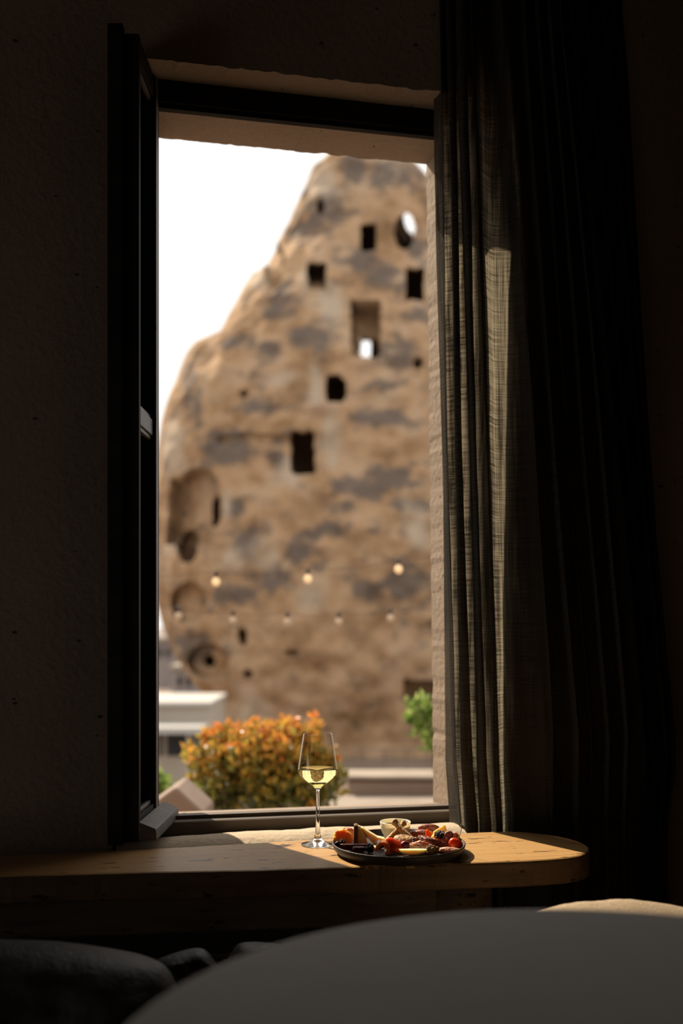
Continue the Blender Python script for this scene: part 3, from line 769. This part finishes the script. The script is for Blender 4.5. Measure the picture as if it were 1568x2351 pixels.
# right side
def saus(p): return Vector((p.x, p.y + .25 * p.x * p.x, p.z))
o = blob('sausage', F_(972, 1.858, .012), (.026, .0095, .0095), M['sausage'], 'short cured sausage at the back right of the plate', 'sausage', .08, 2, 1, (0, .04, .05), fn=saus); drop(o, ZP + .0003)
o = blob('sausage', F_(984, 1.872, .018), (.020, .0075, .0075), M['sausage'], 'slim sausage end lying on top of the short cured sausage', 'sausage', .08, 2, 4, (0, 0, -.05), fn=saus); drop(o, ZP + .0125)
c = F_(987, 1.812)
o = tag(bevel(prism('tomato_wedge', [c + Vector(q) for q in ((-.009, -.006, .000), (.014, -.008, .000), (.016, .006, .000), (-.008, .006, .000), (-.008, -.001, .031), (-.004, .003, .029), (.004, -.006, .0225), (.012, .0, .0165))], M['orange']), .002, 3), 'pointed orange-red tomato wedge right of the breadsticks', 'tomato')
drop(o, ZP + .0003)
c = F_(1011, 1.842)
o = tag(bevel(prism('cucumber_stick', [c + Vector(q) for q in ((-.014, -.004, .005), (-.012, .004, .005), (.014, .003, .011), (.012, -.005, .011), (-.014, -.003, .013), (-.011, .004, .013), (.009, .003, .0255), (.006, -.004, .0255))], M['apple']), .001), 'pale green stick of fruit at the back right of the plate', 'fruit slice')
drop(o, ZP + .0115)
o = blob('orange_berry', F_(1003, 1.800, .010), (.0115, .0095, .0125), M['apricot'], 'round yellow-orange berry under the large black dried fruit', 'berry', .03, 2, 1); drop(o, ZP + .0003)
o = blob('ham_slice', F_(1018, 1.838, .006), (.014, .010, .008), M['ham'], 'folded pink ham under the pale green fruit stick', 'ham', .35, 2, 2); drop(o, ZP + .0003)
berries('dried_mulberry', F_(1011, 1.790, .018), (.0120, .0085, .0080), 0, 'largest black dried fruit, on the right on top of the orange berry', 7, bits=22, br=.34, zrest=ZP + .0165)
def crumple(name, c, r, m, label, seed, amp=.55, rot=(0, 0, 0)):
    o = blob(name, c, r, m, label, 'cold meat', amp, 2.1, seed, rot, sub=5, octv=5); return drop(o, ZP + .0003)
crumple('cured_meat_roll', F_(985, 1.774, .010), (.028, .013, .0105), M['meat'], 'large crumpled pile of dark red cured meat in the right half of the plate', 3, .45, (0, .15, -.15))
crumple('cold_meat_fold', F_(966, 1.750, .007), (.020, .009, .0095), M['ham'], 'crumpled pale pink cold meat in front of the dark cured meat', 6, .5, (0, .1, 0))
crumple('cured_meat_strip', F_(992, 1.735, .004), (.011, .007, .008), M['fig'], 'small brown curled meat strip at the end of the green fruit slice', 8, .6)
crumple('cured_meat_fold', F_(1027, 1.786, .010), (.011, .010, .0155), M['sausage'], 'upright fold of dark pink ham left of the red strawberry', 4, .35, (0, .3, .2))
crumple('ham_fold', F_(1041, 1.818, .010), (.012, .009, .0115), M['ham'], 'upright fold of pink ham behind the red strawberry', 9, .3)
crumple('cold_meat_scrap', F_(1030, 1.752, .003), (.020, .008, .0045), M['ham'], 'thin flat scraps of pink meat at the right front of the plate', 11, .4)
# strawberry half with its stem
sb = F_(1046, 1.772)
st = empty('strawberry', sb); tag(st, 'glossy red strawberry with a long thin stem at the right rim', 'strawberry')
o = blob('fruit', sb + Vector((0, 0, .011)), (.0135, .009, .0105), M['red'], None, None, .06, 2.4, 5, (0, .2, .1), parent=st, fn=lambda p: Vector((p.x, p.y, p.z * (1 - .25 * p.x)))); drop(o, ZP + .0008)
tube('stem', [sb + Vector(q) for q in ((.004, 0, .018), (.006, -.001, .024), (.009, -.001, .032), (.0105, 0, .040), (.010, .001, .047))], .0006, M['stem'], st, 6)

# ---------------------------------------------------------------- outdoors: terrace, bush, plants, lamps
M['terrace'] = mat('terrace_plaster', (.20, .145, .115), (.26, .195, .155), 3, .9, .2, 30)
M['cap'] = mat('pale_stone_cap', (.22, .175, .14), (.28, .23, .185), 4, .85, .2, 40)
M['ground'] = mat('dusty_ground', (.15, .105, .075), (.20, .15, .11), .4, .95, .3, 3)
GZ = -4.6
tag(mesh('terrain', [(-260, 2.6, EYE + GZ), (260, 2.6, EYE + GZ), (260, 420, EYE + GZ), (-260, 420, EYE + GZ)], [(0, 1, 2, 3)], M['ground']), 'bare dusty ground around the rock', kind='structure')
wbox('terrace', -3, 3.2, V3, 6.3, -1.6, -1.35, M['terrace'])['kind'] = 'structure'
wbox('house_wall', -2.6, 3.0, V3 - .02, V3 + .0, -4.62, -1.36, M['terrace'])['kind'] = 'structure'
wl = empty('terrace_wall', W(1.4, 4.9, -1.35)); tag(wl, 'low stepped terrace wall with pale stone caps behind the glass', 'wall')
def rbox(name, x0, x1, y0, y1, z0, z1, m, par, r=.03): return bevel(box(name, x0, x1, y0, y1, z0, z1, m, par), r, 4)
rbox('lower_step', -.08, 2.0, 4.75, 5.11, -1.36, -.885, M['terrace'], wl); rbox('lower_cap', -.12, 2.0, 4.70, 5.11, -.885, -.862, M['cap'], wl, .01)
rbox('upper_block', .03, 2.0, 5.12, 5.36, -1.36, -.787, M['terrace'], wl, .03); rbox('upper_cap', .01, 2.0, 5.11, 5.38, -.787, -.765, M['cap'], wl, .01)

def leaf_mat(name, stops):
    m = bpy.data.materials.new(name); m.use_nodes = True; nt = m.node_tree; N = nt.nodes.new; L = nt.links.new
    for n in list(nt.nodes): nt.nodes.remove(n)
    out = N('ShaderNodeOutputMaterial'); at = N('ShaderNodeAttribute'); at.attribute_name = 'tone'
    r = N('ShaderNodeValToRGB'); e = r.color_ramp.elements
    while len(e) < len(stops): e.new(.5)
    for k_, (p, c_) in enumerate(stops): e[k_].position = p; e[k_].color = (*c_, 1)
    L(at.outputs['Fac'], r.inputs['Fac'])
    d = N('ShaderNodeBsdfPrincipled'); d.inputs['Roughness'].default_value = .35; d.inputs['Specular IOR Level'].default_value = .4; L(r.outputs['Color'], d.inputs['Base Color'])
    t = N('ShaderNodeBsdfTranslucent'); L(r.outputs['Color'], t.inputs['Color'])
    mx = N('ShaderNodeMixShader'); mx.inputs['Fac'].default_value = .45; L(d.outputs[0], mx.inputs[1]); L(t.outputs[0], mx.inputs[2]); L(mx.outputs[0], out.inputs['Surface'])
    return m
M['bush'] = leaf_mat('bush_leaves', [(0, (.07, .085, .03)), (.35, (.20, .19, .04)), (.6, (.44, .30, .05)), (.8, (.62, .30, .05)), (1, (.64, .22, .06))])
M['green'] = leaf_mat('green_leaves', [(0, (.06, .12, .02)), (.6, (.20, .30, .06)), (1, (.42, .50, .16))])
M['bark'] = mat('bark', (.10, .07, .045), (.16, .12, .08), 30, .9, .4)
def plant(name, base, blobs, nleaf, size, m, label, cat, seed, tonefn, stems):
    root = empty(name, base); tag(root, label, cat)
    rnd = random.Random(seed); V, F, T = [], [], []
    tot = sum(b[1] * b[1] for b in blobs)
    for (c_, r_, sq) in [(Vector(b[0]), b[1], b[2] if len(b) > 2 else 1.0) for b in blobs]:
        for _ in range(int(nleaf * r_ * r_ / tot)):
            d = Vector((rnd.gauss(0, 1), rnd.gauss(0, 1), rnd.gauss(0, 1))).normalized()
            p = c_ + Vector((d.x, d.y, d.z * sq)) * r_ * rnd.uniform(.35, 1.22)
            a = Vector((rnd.gauss(0, 1), rnd.gauss(0, 1), rnd.gauss(.5, 1))).normalized(); b = a.orthogonal().normalized(); b = (Matrix.Rotation(rnd.uniform(0, 6.28), 3, a) @ b)
            nn = a.cross(b) * .15
            l = size * rnd.uniform(.6, 1.3); w = l * .32; i = len(V)
            V += [p, p + a * l * .45 + b * w + nn * l, p + a * l, p + a * l * .45 - b * w + nn * l]; F += [(i, i + 1, i + 2), (i, i + 2, i + 3)]
            t = tonefn(p, rnd); T += [t] * 4
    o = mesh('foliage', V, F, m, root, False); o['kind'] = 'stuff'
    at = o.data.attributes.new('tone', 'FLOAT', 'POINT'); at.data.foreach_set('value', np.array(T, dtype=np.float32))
    for k_, s in enumerate(stems): tube('stem', s, lambda t: .012 * (1 - .6 * t), M['bark'], root, 7)
    return root
def bl(px, py, d, r): return ((px - 784) / FPX * d, d, EYE - (py - 1440) / FPX * d), r / FPX * d
DB = 4.3
bs = []
for px, py, r in ((470, 1760, 42), (500, 1720, 45), (540, 1740, 55), (590, 1730, 60), (640, 1740, 62), (690, 1735, 60), (740, 1770, 42), (560, 1800, 62), (640, 1810, 70), (710, 1820, 60), (500, 1830, 45), (600, 1690, 28), (650, 1690, 28), (560, 1700, 28), (690, 1690, 22), (722, 1672, 14), (724, 1650, 9), (445, 1735, 22), (755, 1800, 25), (470, 1700, 14), (525, 1680, 16), (620, 1668, 14), (575, 1676, 14), (665, 1665, 14)):
    c_, r_ = bl(px, py, DB + random.Random(px).uniform(-.12, .12), r); bs.append((c_, r_))
gx = (620 - 784) / FPX * DB
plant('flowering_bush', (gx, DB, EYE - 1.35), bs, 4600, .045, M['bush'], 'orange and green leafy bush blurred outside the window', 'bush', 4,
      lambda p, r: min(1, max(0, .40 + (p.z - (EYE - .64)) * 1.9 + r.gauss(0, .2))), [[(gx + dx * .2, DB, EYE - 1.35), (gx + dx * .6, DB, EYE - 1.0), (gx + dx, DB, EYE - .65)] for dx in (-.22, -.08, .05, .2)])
DR = 5.25
bs = [(*bl(px, py, DR, r),) for px, py, r in ((945, 1622, 16), (962, 1615, 14), (968, 1648, 22), (990, 1640, 22), (960, 1680, 14), (985, 1690, 18), (1005, 1650, 30), (978, 1720, 9), (1010, 1700, 26), (950, 1650, 12))]
gx = (1000 - 784) / FPX * DR
plant('young_shrub', (gx, DR, EYE - .765), bs, 300, .05, M['green'], 'fresh green shrub beside the right window reveal outside', 'shrub', 8, lambda p, r: min(1, max(0, r.gauss(.55, .3))), [[(gx, DR, EYE - .765), (gx - .01, DR, EYE - .6), (gx - .05, DR, EYE - .45)]])
DL = 4.8
bs = [(*bl(px, py, DL, r),) for px, py, r in ((385, 1815, 26), (420, 1830, 28), (445, 1810, 20), (370, 1840, 25), (350, 1800, 30), (430, 1860, 30))]
gx = (410 - 784) / FPX * DL
plant('green_shrub', (gx, DL, EYE - 1.35), bs, 500, .05, M['green'], 'bright green low shrub left of the orange bush', 'shrub', 11, lambda p, r: min(1, max(0, r.gauss(.7, .2))), [[(gx, DL, EYE - 1.35), (gx, DL, EYE - 1.1), (gx + .02, DL, EYE - .85)]])
# little gabled stone roof at the lower left
def gable():
    d = 3.45
    pts = [(330, 1858), (402, 1806), (470, 1868)]
    V = []
    for dd in (d, d + .25):
        for px, py in pts: V.append(((px - 784) / FPX * d, dd, EYE - (py - 1440) / FPX * d))
        V.append(((330 - 784) / FPX * d, dd, EYE - 1.35)); V.append(((470 - 784) / FPX * d, dd, EYE - 1.35))
    F = [(0, 1, 2, 4, 3), (5, 8, 9, 7, 6), (0, 5, 6, 1), (1, 6, 7, 2), (2, 7, 9, 4), (4, 9, 8, 3), (3, 8, 5, 0)]
    o = mesh('gabled_stone', V, F, M['terrace']); bm = bmesh.new(); bm.from_mesh(o.data); bmesh.ops.recalc_face_normals(bm, faces=bm.faces); bm.to_mesh(o.data); bm.free()
    tag(bevel(o, .012, 3), 'small gabled block of brown stone at the lower left of the view', 'stone')
gable()

# string lights over the terrace
def emis(name, c, s):
    m, nt, b = new_mat(name); b.inputs['Base Color'].default_value = (*c, 1); b.inputs['Emission Color'].default_value = (*c, 1); b.inputs['Emission Strength'].default_value = s; b.inputs['Roughness'].default_value = .2
    return m
M['bulb'] = emis('warm_bulb', (.95, .66, .36), .35); M['bulb_dim'] = emis('frosted_bulb', (.50, .37, .25), .05)
M['cable'] = mat('brown_cable', (.07, .05, .04), None, rough=.6)
def lights(name, pts, d, m, r, label):
    P = [Vector(((px - 784) / FPX * d, d, EYE - (py - 1440) / FPX * d)) for px, py in pts]
    root = empty(name, P[0]); tag(root, label, 'string lights')
    ext = [P[0] + (P[0] - P[1]) * 2.2] + P + [P[-1] + (P[-1] - P[-2]) * 2.2]
    line = []
    for i in range(len(ext) - 1):
        for j in range(10):
            t = j / 10; q = ext[i].lerp(ext[i + 1], t); q = q + Vector((0, 0, .055 - .05 * 4 * t * (1 - t) * .5)); line.append(q)
    line.append(ext[-1] + Vector((0, 0, .055)))
    tube('cable', line, .0016, M['cable'], root, 6)
    for q in (ext[0], ext[-1]): tube('pole', [(q.x, q.y, EYE - 1.35), (q.x, q.y, EYE), (q.x, q.y, q.z + .12)], .018, M['cable'], root, 10)
    for p in P:
        b = lathe_fix(lathe('bulb', [(0, -r * 1.15), (r * .5, -r), (r * .87, -r * .5), (r, 0), (r * .85, r * .5), (r * .5, r * .95), (r * .42, r * 1.2), (0, r * 1.2)], m, p, root, 20))
        s = lathe_fix(lathe('socket', [(0, r * 1.1), (r * .5, r * 1.1), (r * .5, .05), (r * .2, .058), (0, .058)], M['cable'], p, root, 14))
lights('string_light', [(496, 1336), (707, 1329), (915, 1307)], 5.0, M['bulb'], .020, 'upper string of warm bulbs hanging across the view of the rock')
lights('string_light', [(410, 1414), (535, 1424), (660, 1427), (778, 1427), (897, 1419)], 5.5, M['bulb_dim'], .019, 'lower string of dim frosted bulbs hanging across the view of the rock')

# ---------------------------------------------------------------- the carved rock
def rock_mat():
    m, nt, b = new_mat('tuff_rock'); N = nt.nodes.new; L = nt.links.new
    at = N('ShaderNodeAttribute'); at.attribute_name = 'stain'; a2 = N('ShaderNodeAttribute'); a2.attribute_name = 'pale'
    tc = N('ShaderNodeTexCoord')
    def nz(s, d=5, st=(1, 1, 1)):
        mp = N('ShaderNodeMapping'); mp.inputs['Scale'].default_value = st; L(tc.outputs['Object'], mp.inputs['Vector'])
        n = N('ShaderNodeTexNoise'); n.inputs['Scale'].default_value = s; n.inputs['Detail'].default_value = d; n.inputs['Roughness'].default_value = .68; L(mp.outputs[0], n.inputs['Vector']); return n.outputs['Fac']
    r = N('ShaderNodeValToRGB'); e = r.color_ramp.elements; e.new(.5)
    for k_, (p, c_) in enumerate(((.34, (.205, .12, .06)), (.5, (.355, .226, .130)), (.68, (.39, .28, .187)))): e[k_].position = p; e[k_].color = (*c_, 1)
    L(nz(.55, 7), r.inputs['Fac'])
    def ramp(src, lo, hi):
        q = N('ShaderNodeMapRange'); q.inputs['From Min'].default_value = lo; q.inputs['From Max'].default_value = hi; L(src, q.inputs['Value']); return q.outputs[0]
    def add(a, b_, k_=1.0):
        q = N('ShaderNodeMath'); q.operation = 'MULTIPLY_ADD'; q.inputs[1].default_value = k_; L(b_, q.inputs[0]); L(a, q.inputs[2]); return q.outputs[0]
    g = ramp(add(nz(1.15, 9, (1, 1, 1.5)), at.outputs['Fac'], .24), .54, .68)
    m1 = N('ShaderNodeMixRGB'); m1.inputs['Color2'].default_value = (.085, .074, .07, 1); L(r.outputs['Color'], m1.inputs['Color1'])
    gs = N('ShaderNodeMath'); gs.operation = 'MULTIPLY'; gs.inputs[1].default_value = .8; L(g, gs.inputs[0]); L(gs.outputs[0], m1.inputs['Fac'])
    p_ = ramp(add(nz(.8, 6, (1, 1, .6)), a2.outputs['Fac'], .40), .62, .86)
    m2 = N('ShaderNodeMixRGB'); m2.inputs['Color2'].default_value = (.38, .305, .23, 1); L(m1.outputs[0], m2.inputs['Color1'])
    ps = N('ShaderNodeMath'); ps.operation = 'MULTIPLY'; ps.inputs[1].default_value = .75; L(p_, ps.inputs[0]); L(ps.outputs[0], m2.inputs['Fac'])
    L(m2.outputs[0], b.inputs['Base Color']); b.inputs['Roughness'].default_value = .95; b.inputs['Specular IOR Level'].default_value = .1
    return m
M['rock'] = rock_mat()
def rock():
    D = 40.0
    left = [(330, 830), (338, 800), (352, 775), (380, 738), (405, 712), (440, 698), (540, 652), (600, 618), (640, 598), (650, 575), (700, 545), (760, 515), (800, 492), (806, 448), (830, 428), (860, 416), (900, 404), (950, 385), (1030, 369), (1100, 358), (1200, 350), (1300, 352), (1360, 360), (1400, 370), (1440, 380), (1500, 405), (1545, 435), (1590, 470), (1620, 488), (1700, 490), (1790, 478)]
    right = [(330, 860), (338, 890), (352, 915), (370, 940), (385, 958), (410, 978), (440, 992), (470, 1010), (520, 1018), (560, 1042), (640, 1050), (700, 1078), (800, 1090), (860, 1118), (960, 1128), (1010, 1150), (1100, 1146), (1200, 1172), (1260, 1190), (1340, 1182), (1440, 1204), (1500, 1226), (1600, 1232), (1700, 1258), (1790, 1300)]
    yr = np.concatenate([np.linspace(330, 420, 40, endpoint=False), np.linspace(420, 1790, 300)])
    xl = np.interp(yr, [a for a, b in left], [b for a, b in left]); xr = np.interp(yr, [a for a, b in right], [b for a, b in right])
    nth = 300
    th = np.concatenate([np.linspace(0, math.pi, nth - 60, endpoint=False), np.linspace(math.pi, 2 * math.pi, 60, endpoint=False)])
    Xl = (xl - 784) / FPX * D; Xr = (xr - 784) / FPX * D; Z = (1440 - yr) / FPX * D
    c = (Xl + Xr) / 2; a = (Xr - Xl) / 2
    # smoother depth so ledges on the outline do not shear the face
    ker = np.ones(31) / 31; ap = np.pad(a, 15, mode='edge'); b = np.convolve(ap, ker, 'valid') * .75
    b = np.minimum(b, 6.5 + 0 * b); b[:12] *= np.linspace(.05, 1, 12) ** .5
    X = c[:, None] + a[:, None] * np.cos(th)[None, :]
    sy = np.sin(th)[None, :]; Y = D - b[:, None] * np.sign(sy) * np.abs(sy) ** .8
    Zg = np.repeat(Z[:, None], nth, 1)
    # relief
    relief = np.zeros_like(X)
    for i in range(X.shape[0]):
        for j in range(nth - 60):
            p = Vector((X[i, j] * .33, Y[i, j] * .33, Zg[i, j] * .33)); relief[i, j] = 1.1 * fbm(p, 4) + .25 * noise.noise(p * 5.1)
    env = np.clip(np.sin(np.minimum(th, math.pi))[None, :] * 3, 0, 1)
    Y = Y + relief * env * .75
    px = 784 + FPX * X / Y; py = 1440 - FPX * Zg / Y
    front = (th < math.pi)[None, :] & np.ones_like(px, bool)
    def rect(x0, x1, y0, y1, tilt=0): 
        return (px > x0 + tilt * (py - y0) / (y1 - y0)) & (px < x1 + tilt * (py - y0) / (y1 - y0)) & (py > y0) & (py < y1) & front
    def ell(cx, cy, rx, ry, w=1.0):
        return (((px - cx) / rx) ** 2 + ((py - cy) / ry) ** 2 < 1) & front
    push = np.zeros_like(X)
    def dig(mask, depth): push[:] = np.where(mask, np.maximum(push, depth), push)
    # shallow alcoves
    dig(ell(630, 610, 22, 52), .7); dig(rect(392, 492, 1098, 1250, -12) | ell(455, 1120, 44, 45), 1.3); dig(ell(432, 1385, 40, 45), .8); dig(ell(478, 1520, 48, 40), .7)
    dig(rect(706, 748, 606, 662), 1.2); dig(rect(806, 873, 690, 818), 1.6); dig(ell(585, 1010, 90, 14), .3)
    # deep openings
    dig(rect(829, 863, 516, 574), 5.5); dig(rect(933, 973, 617, 688), 5.5); dig(rect(750, 780, 863, 920) | ell(776, 893, 20, 28), 5.5); dig(rect(667, 718, 992, 1086, 6), 5.5)
    dig(rect(708, 746, 606, 630, -4), 3.5); dig(rect(832, 868, 762, 818), 3.6); dig(ell(928, 533, 22, 38), 4.0)
    dig(ell(495, 1170, 12, 40), 3); dig(ell(430, 1252, 24, 40), 2.6); dig(ell(479, 1519, 12, 12), 3); dig(ell(557, 1462, 9, 18), 1.5); dig(ell(570, 1550, 9, 10), .8)
    dig(ell(561, 904, 8, 8), 1.2); dig(ell(960, 832, 11, 13), 1.4); dig(ell(736, 473, 9, 16), .9); dig(rect(928, 1010, 1562, 1612), 1.4); dig(ell(670, 1500, 14, 7), .4)
    Y2 = Y + push; rise = np.where(push > 1.9, .92, .25)
    X2 = X * (1 + rise * (Y2 / Y - 1)); Z2 = Zg * (1 + rise * (Y2 / Y - 1))
    V = np.stack([X2, Y2, Z2 + EYE], -1).reshape(-1, 3)
    # colour fields
    def field(lst):
        f = np.zeros_like(px)
        for cx, cy, rx, ry in lst: f = np.maximum(f, np.exp(-(((px - cx) / rx) ** 2 + ((py - cy) / ry) ** 2) * .9))
        return f
    grey = field([(745, 475, 60, 45), (700, 530, 45, 30), (900, 400, 60, 35), (810, 390, 35, 30), (640, 690, 50, 40), (700, 760, 40, 22), (545, 785, 40, 16), (615, 805, 35, 25), (725, 775, 50, 30), (435, 890, 22, 60), (595, 935, 50, 20), (520, 1030, 58, 45), (640, 1050, 22, 40), (825, 600, 45, 30), (880, 640, 50, 30), (950, 570, 30, 25), (830, 1120, 70, 35), (900, 1090, 60, 30), (760, 1215, 45, 20), (705, 1240, 50, 30), (940, 1155, 50, 22), (800, 1160, 30, 20), (560, 1250, 30, 40), (620, 1330, 60, 30), (930, 1340, 60, 50), (860, 1350, 50, 25), (545, 1170, 18, 35), (900, 820, 60, 30), (960, 720, 30, 20), (880, 880, 40, 25), (890, 960, 60, 20), (540, 1370, 40, 30), (680, 1260, 25, 40), (455, 940, 12, 60), (850, 950, 30, 20), (440, 1480, 50, 35)])
    pale = field([(760, 1010, 25, 90), (725, 880, 22, 80), (535, 1290, 30, 35), (610, 1275, 40, 40), (710, 1370, 40, 45), (560, 1640, 70, 50), (960, 1220, 30, 50), (755, 690, 35, 60), (400, 1020, 25, 70), (520, 1160, 14, 50), (590, 640, 30, 25), (740, 420, 40, 40), (660, 1080, 40, 30), (700, 640, 14, 30), (390, 1260, 30, 20), (880, 360, 60, 18), (630, 870, 60, 30)])
    nr = X.shape[0]; n = nth
    pb = 784 + FPX * X2 / Y2; qb = 1440 - FPX * Z2 / Y2; px, py = np.where(front, pb, px), np.where(front, qb, py)
    see = (((px - 941 - (py - 512) * .25) / 11) ** 2 + ((py - 512) / 25) ** 2 < 1) | ((px > 830) & (px < 853) & (py > 784) & (py < 822)) | (((px - 841) / 12) ** 2 + ((py - 786) / 12) ** 2 < 1)
    # back wall holes, a little wider than the front ones
    seeb = (((px - 941) / 30) ** 2 + ((py - 512) / 44) ** 2 < 1) | ((px > 812) & (px < 872) & (py > 765) & (py < 835))
    kill = np.where(front, see, seeb)
    F = []
    for i in range(nr - 1):
        for j in range(n):
            k_ = (j + 1) % n
            if kill[i, j] and kill[i + 1, j] : continue
            F.append((i * n + j, i * n + k_, (i + 1) * n + k_, (i + 1) * n + j))
    F.append(tuple(range(n)))
    o = mesh('rock_cone', V, F, M['rock'], None, False)
    for nm, f in (('stain', grey), ('pale', pale)):
        at = o.data.attributes.new(nm, 'FLOAT', 'POINT'); at.data.foreach_set('value', f.astype(np.float32).ravel())
    me = o.data; me.polygons.foreach_set('use_smooth', [True] * len(me.polygons))
    tag(o, 'huge brown rock cone with carved cave windows filling the view outside', 'rock')
rock()

# ---------------------------------------------------------------- far left: pale building, slope and houses
M['cream'] = mat('cream_wall', (.36, .31, .25), (.42, .36, .30), .5, .9)
M['white'] = mat('white_awning', (.42, .40, .37), None, rough=.8)
M['shade'] = mat('dark_opening', (.02, .02, .022), None, rough=.5)
M['hill'] = mat('grey_slope', (.20, .17, .165), (.27, .235, .22), .12, .95)
def fx(px, d): return (px - 784) / FPX * d
def fz(py, d): return -(py - 1440) / FPX * d
d = 25.0
h = empty('building', (fx(410, d), d, EYE + GZ)); tag(h, 'pale low building with a white awning left of the rock', 'building')
box('wall', fx(250, d), fx(484, d), d, d + 3, GZ, fz(1618, d), M['cream'], h)
box('roof_edge', fx(240, d), fx(488, d), d - .25, d + 3.1, fz(1618, d), fz(1610, d), M['white'], h)
box('awning', fx(240, d), fx(486, d), d - 1.3, d - .02, fz(1672, d), fz(1658, d), M['white'], h)
for x0, x1 in ((300, 372), (384, 440), (452, 474)): box('window', fx(x0, d), fx(x1, d), d - .06, d + .02, fz(1735, d), fz(1668, d), M['shade'], h)
for px in (376, 446): box('post', fx(px, d), fx(px + 5, d), d - 1.2, d - 1.1, GZ, fz(1664, d), M['cream'], h)
# slope behind
def slope():
    V, F = [], []; nx, ny = 40, 16
    for j in range(ny + 1):
        for i in range(nx + 1):
            x = -90 + 130 * i / nx; y = 70 + 60 * j / ny
            V.append((x, y, EYE + GZ - 1 + (j / ny) ** .8 * 5.2 + 1.6 * fbm((x * .05, y * .05, 2), 3)))
    for j in range(ny):
        for i in range(nx): F.append((j * (nx + 1) + i, j * (nx + 1) + i + 1, (j + 1) * (nx + 1) + i + 1, (j + 1) * (nx + 1) + i))
    tag(mesh('hillside', V, F, M['hill'], None, True), 'grey far slope left of the rock', kind='structure')
slope()
for k_, (px0, px1, py0, py1, d, lab) in enumerate(((352, 398, 1470, 1560, 75, 'tall grey far house at the left edge of the view'), (395, 446, 1535, 1590, 66, 'low grey far house left of the rock foot'))):
    hh = empty('far_house', (fx(px0, d), d, EYE + GZ)); tag(hh, lab, 'house')
    box('wall', fx(px0, d), fx(px1, d), d, d + 5, GZ - 1, fz(py0, d), M['hill'], hh)
    box('roof', fx(px0 - 3, d), fx(px1 + 3, d), d - .3, d + 5.3, fz(py0, d), fz(py0 - 8, d), M['cream'], hh)
    for q in (.25, .65): box('window', fx(px0 + (px1 - px0) * q, d), fx(px0 + (px1 - px0) * (q + .2), d), d - .05, d + .02, fz(py0 + 40, d), fz(py0 + 18, d), M['shade'], hh)
# railing in front of the rock
d = 26.0
r_ = empty('railing', (fx(940, d), d, EYE + GZ)); tag(r_, 'thin dark metal railing at the foot of the rock on the right', 'railing')
M['rail'] = mat('brown_metal', (.16, .12, .09), None, rough=.6)
box('rail', fx(800, d), fx(1100, d), d, d + .06, fz(1722, d), fz(1718, d), M['rail'], r_)
for px in (830, 880, 930, 980, 1030): box('post', fx(px, d), fx(px + 4, d), d, d + .06, GZ, fz(1720, d), M['rail'], r_)

sun_data.cycles.is_caustics_light = True
for o in bpy.data.objects:
    if o.type != 'MESH': continue
    if o.name == 'wine': o.cycles.is_caustics_caster = True
    else:
        r = o
        while r.parent: r = r.parent
        if r.get('category') not in (None, 'curtain', 'rock', 'bush', 'shrub', 'house', 'building', 'string lights', 'wall', 'stone', 'railing') or o.name == 'plate': o.cycles.is_caustics_receiver = True
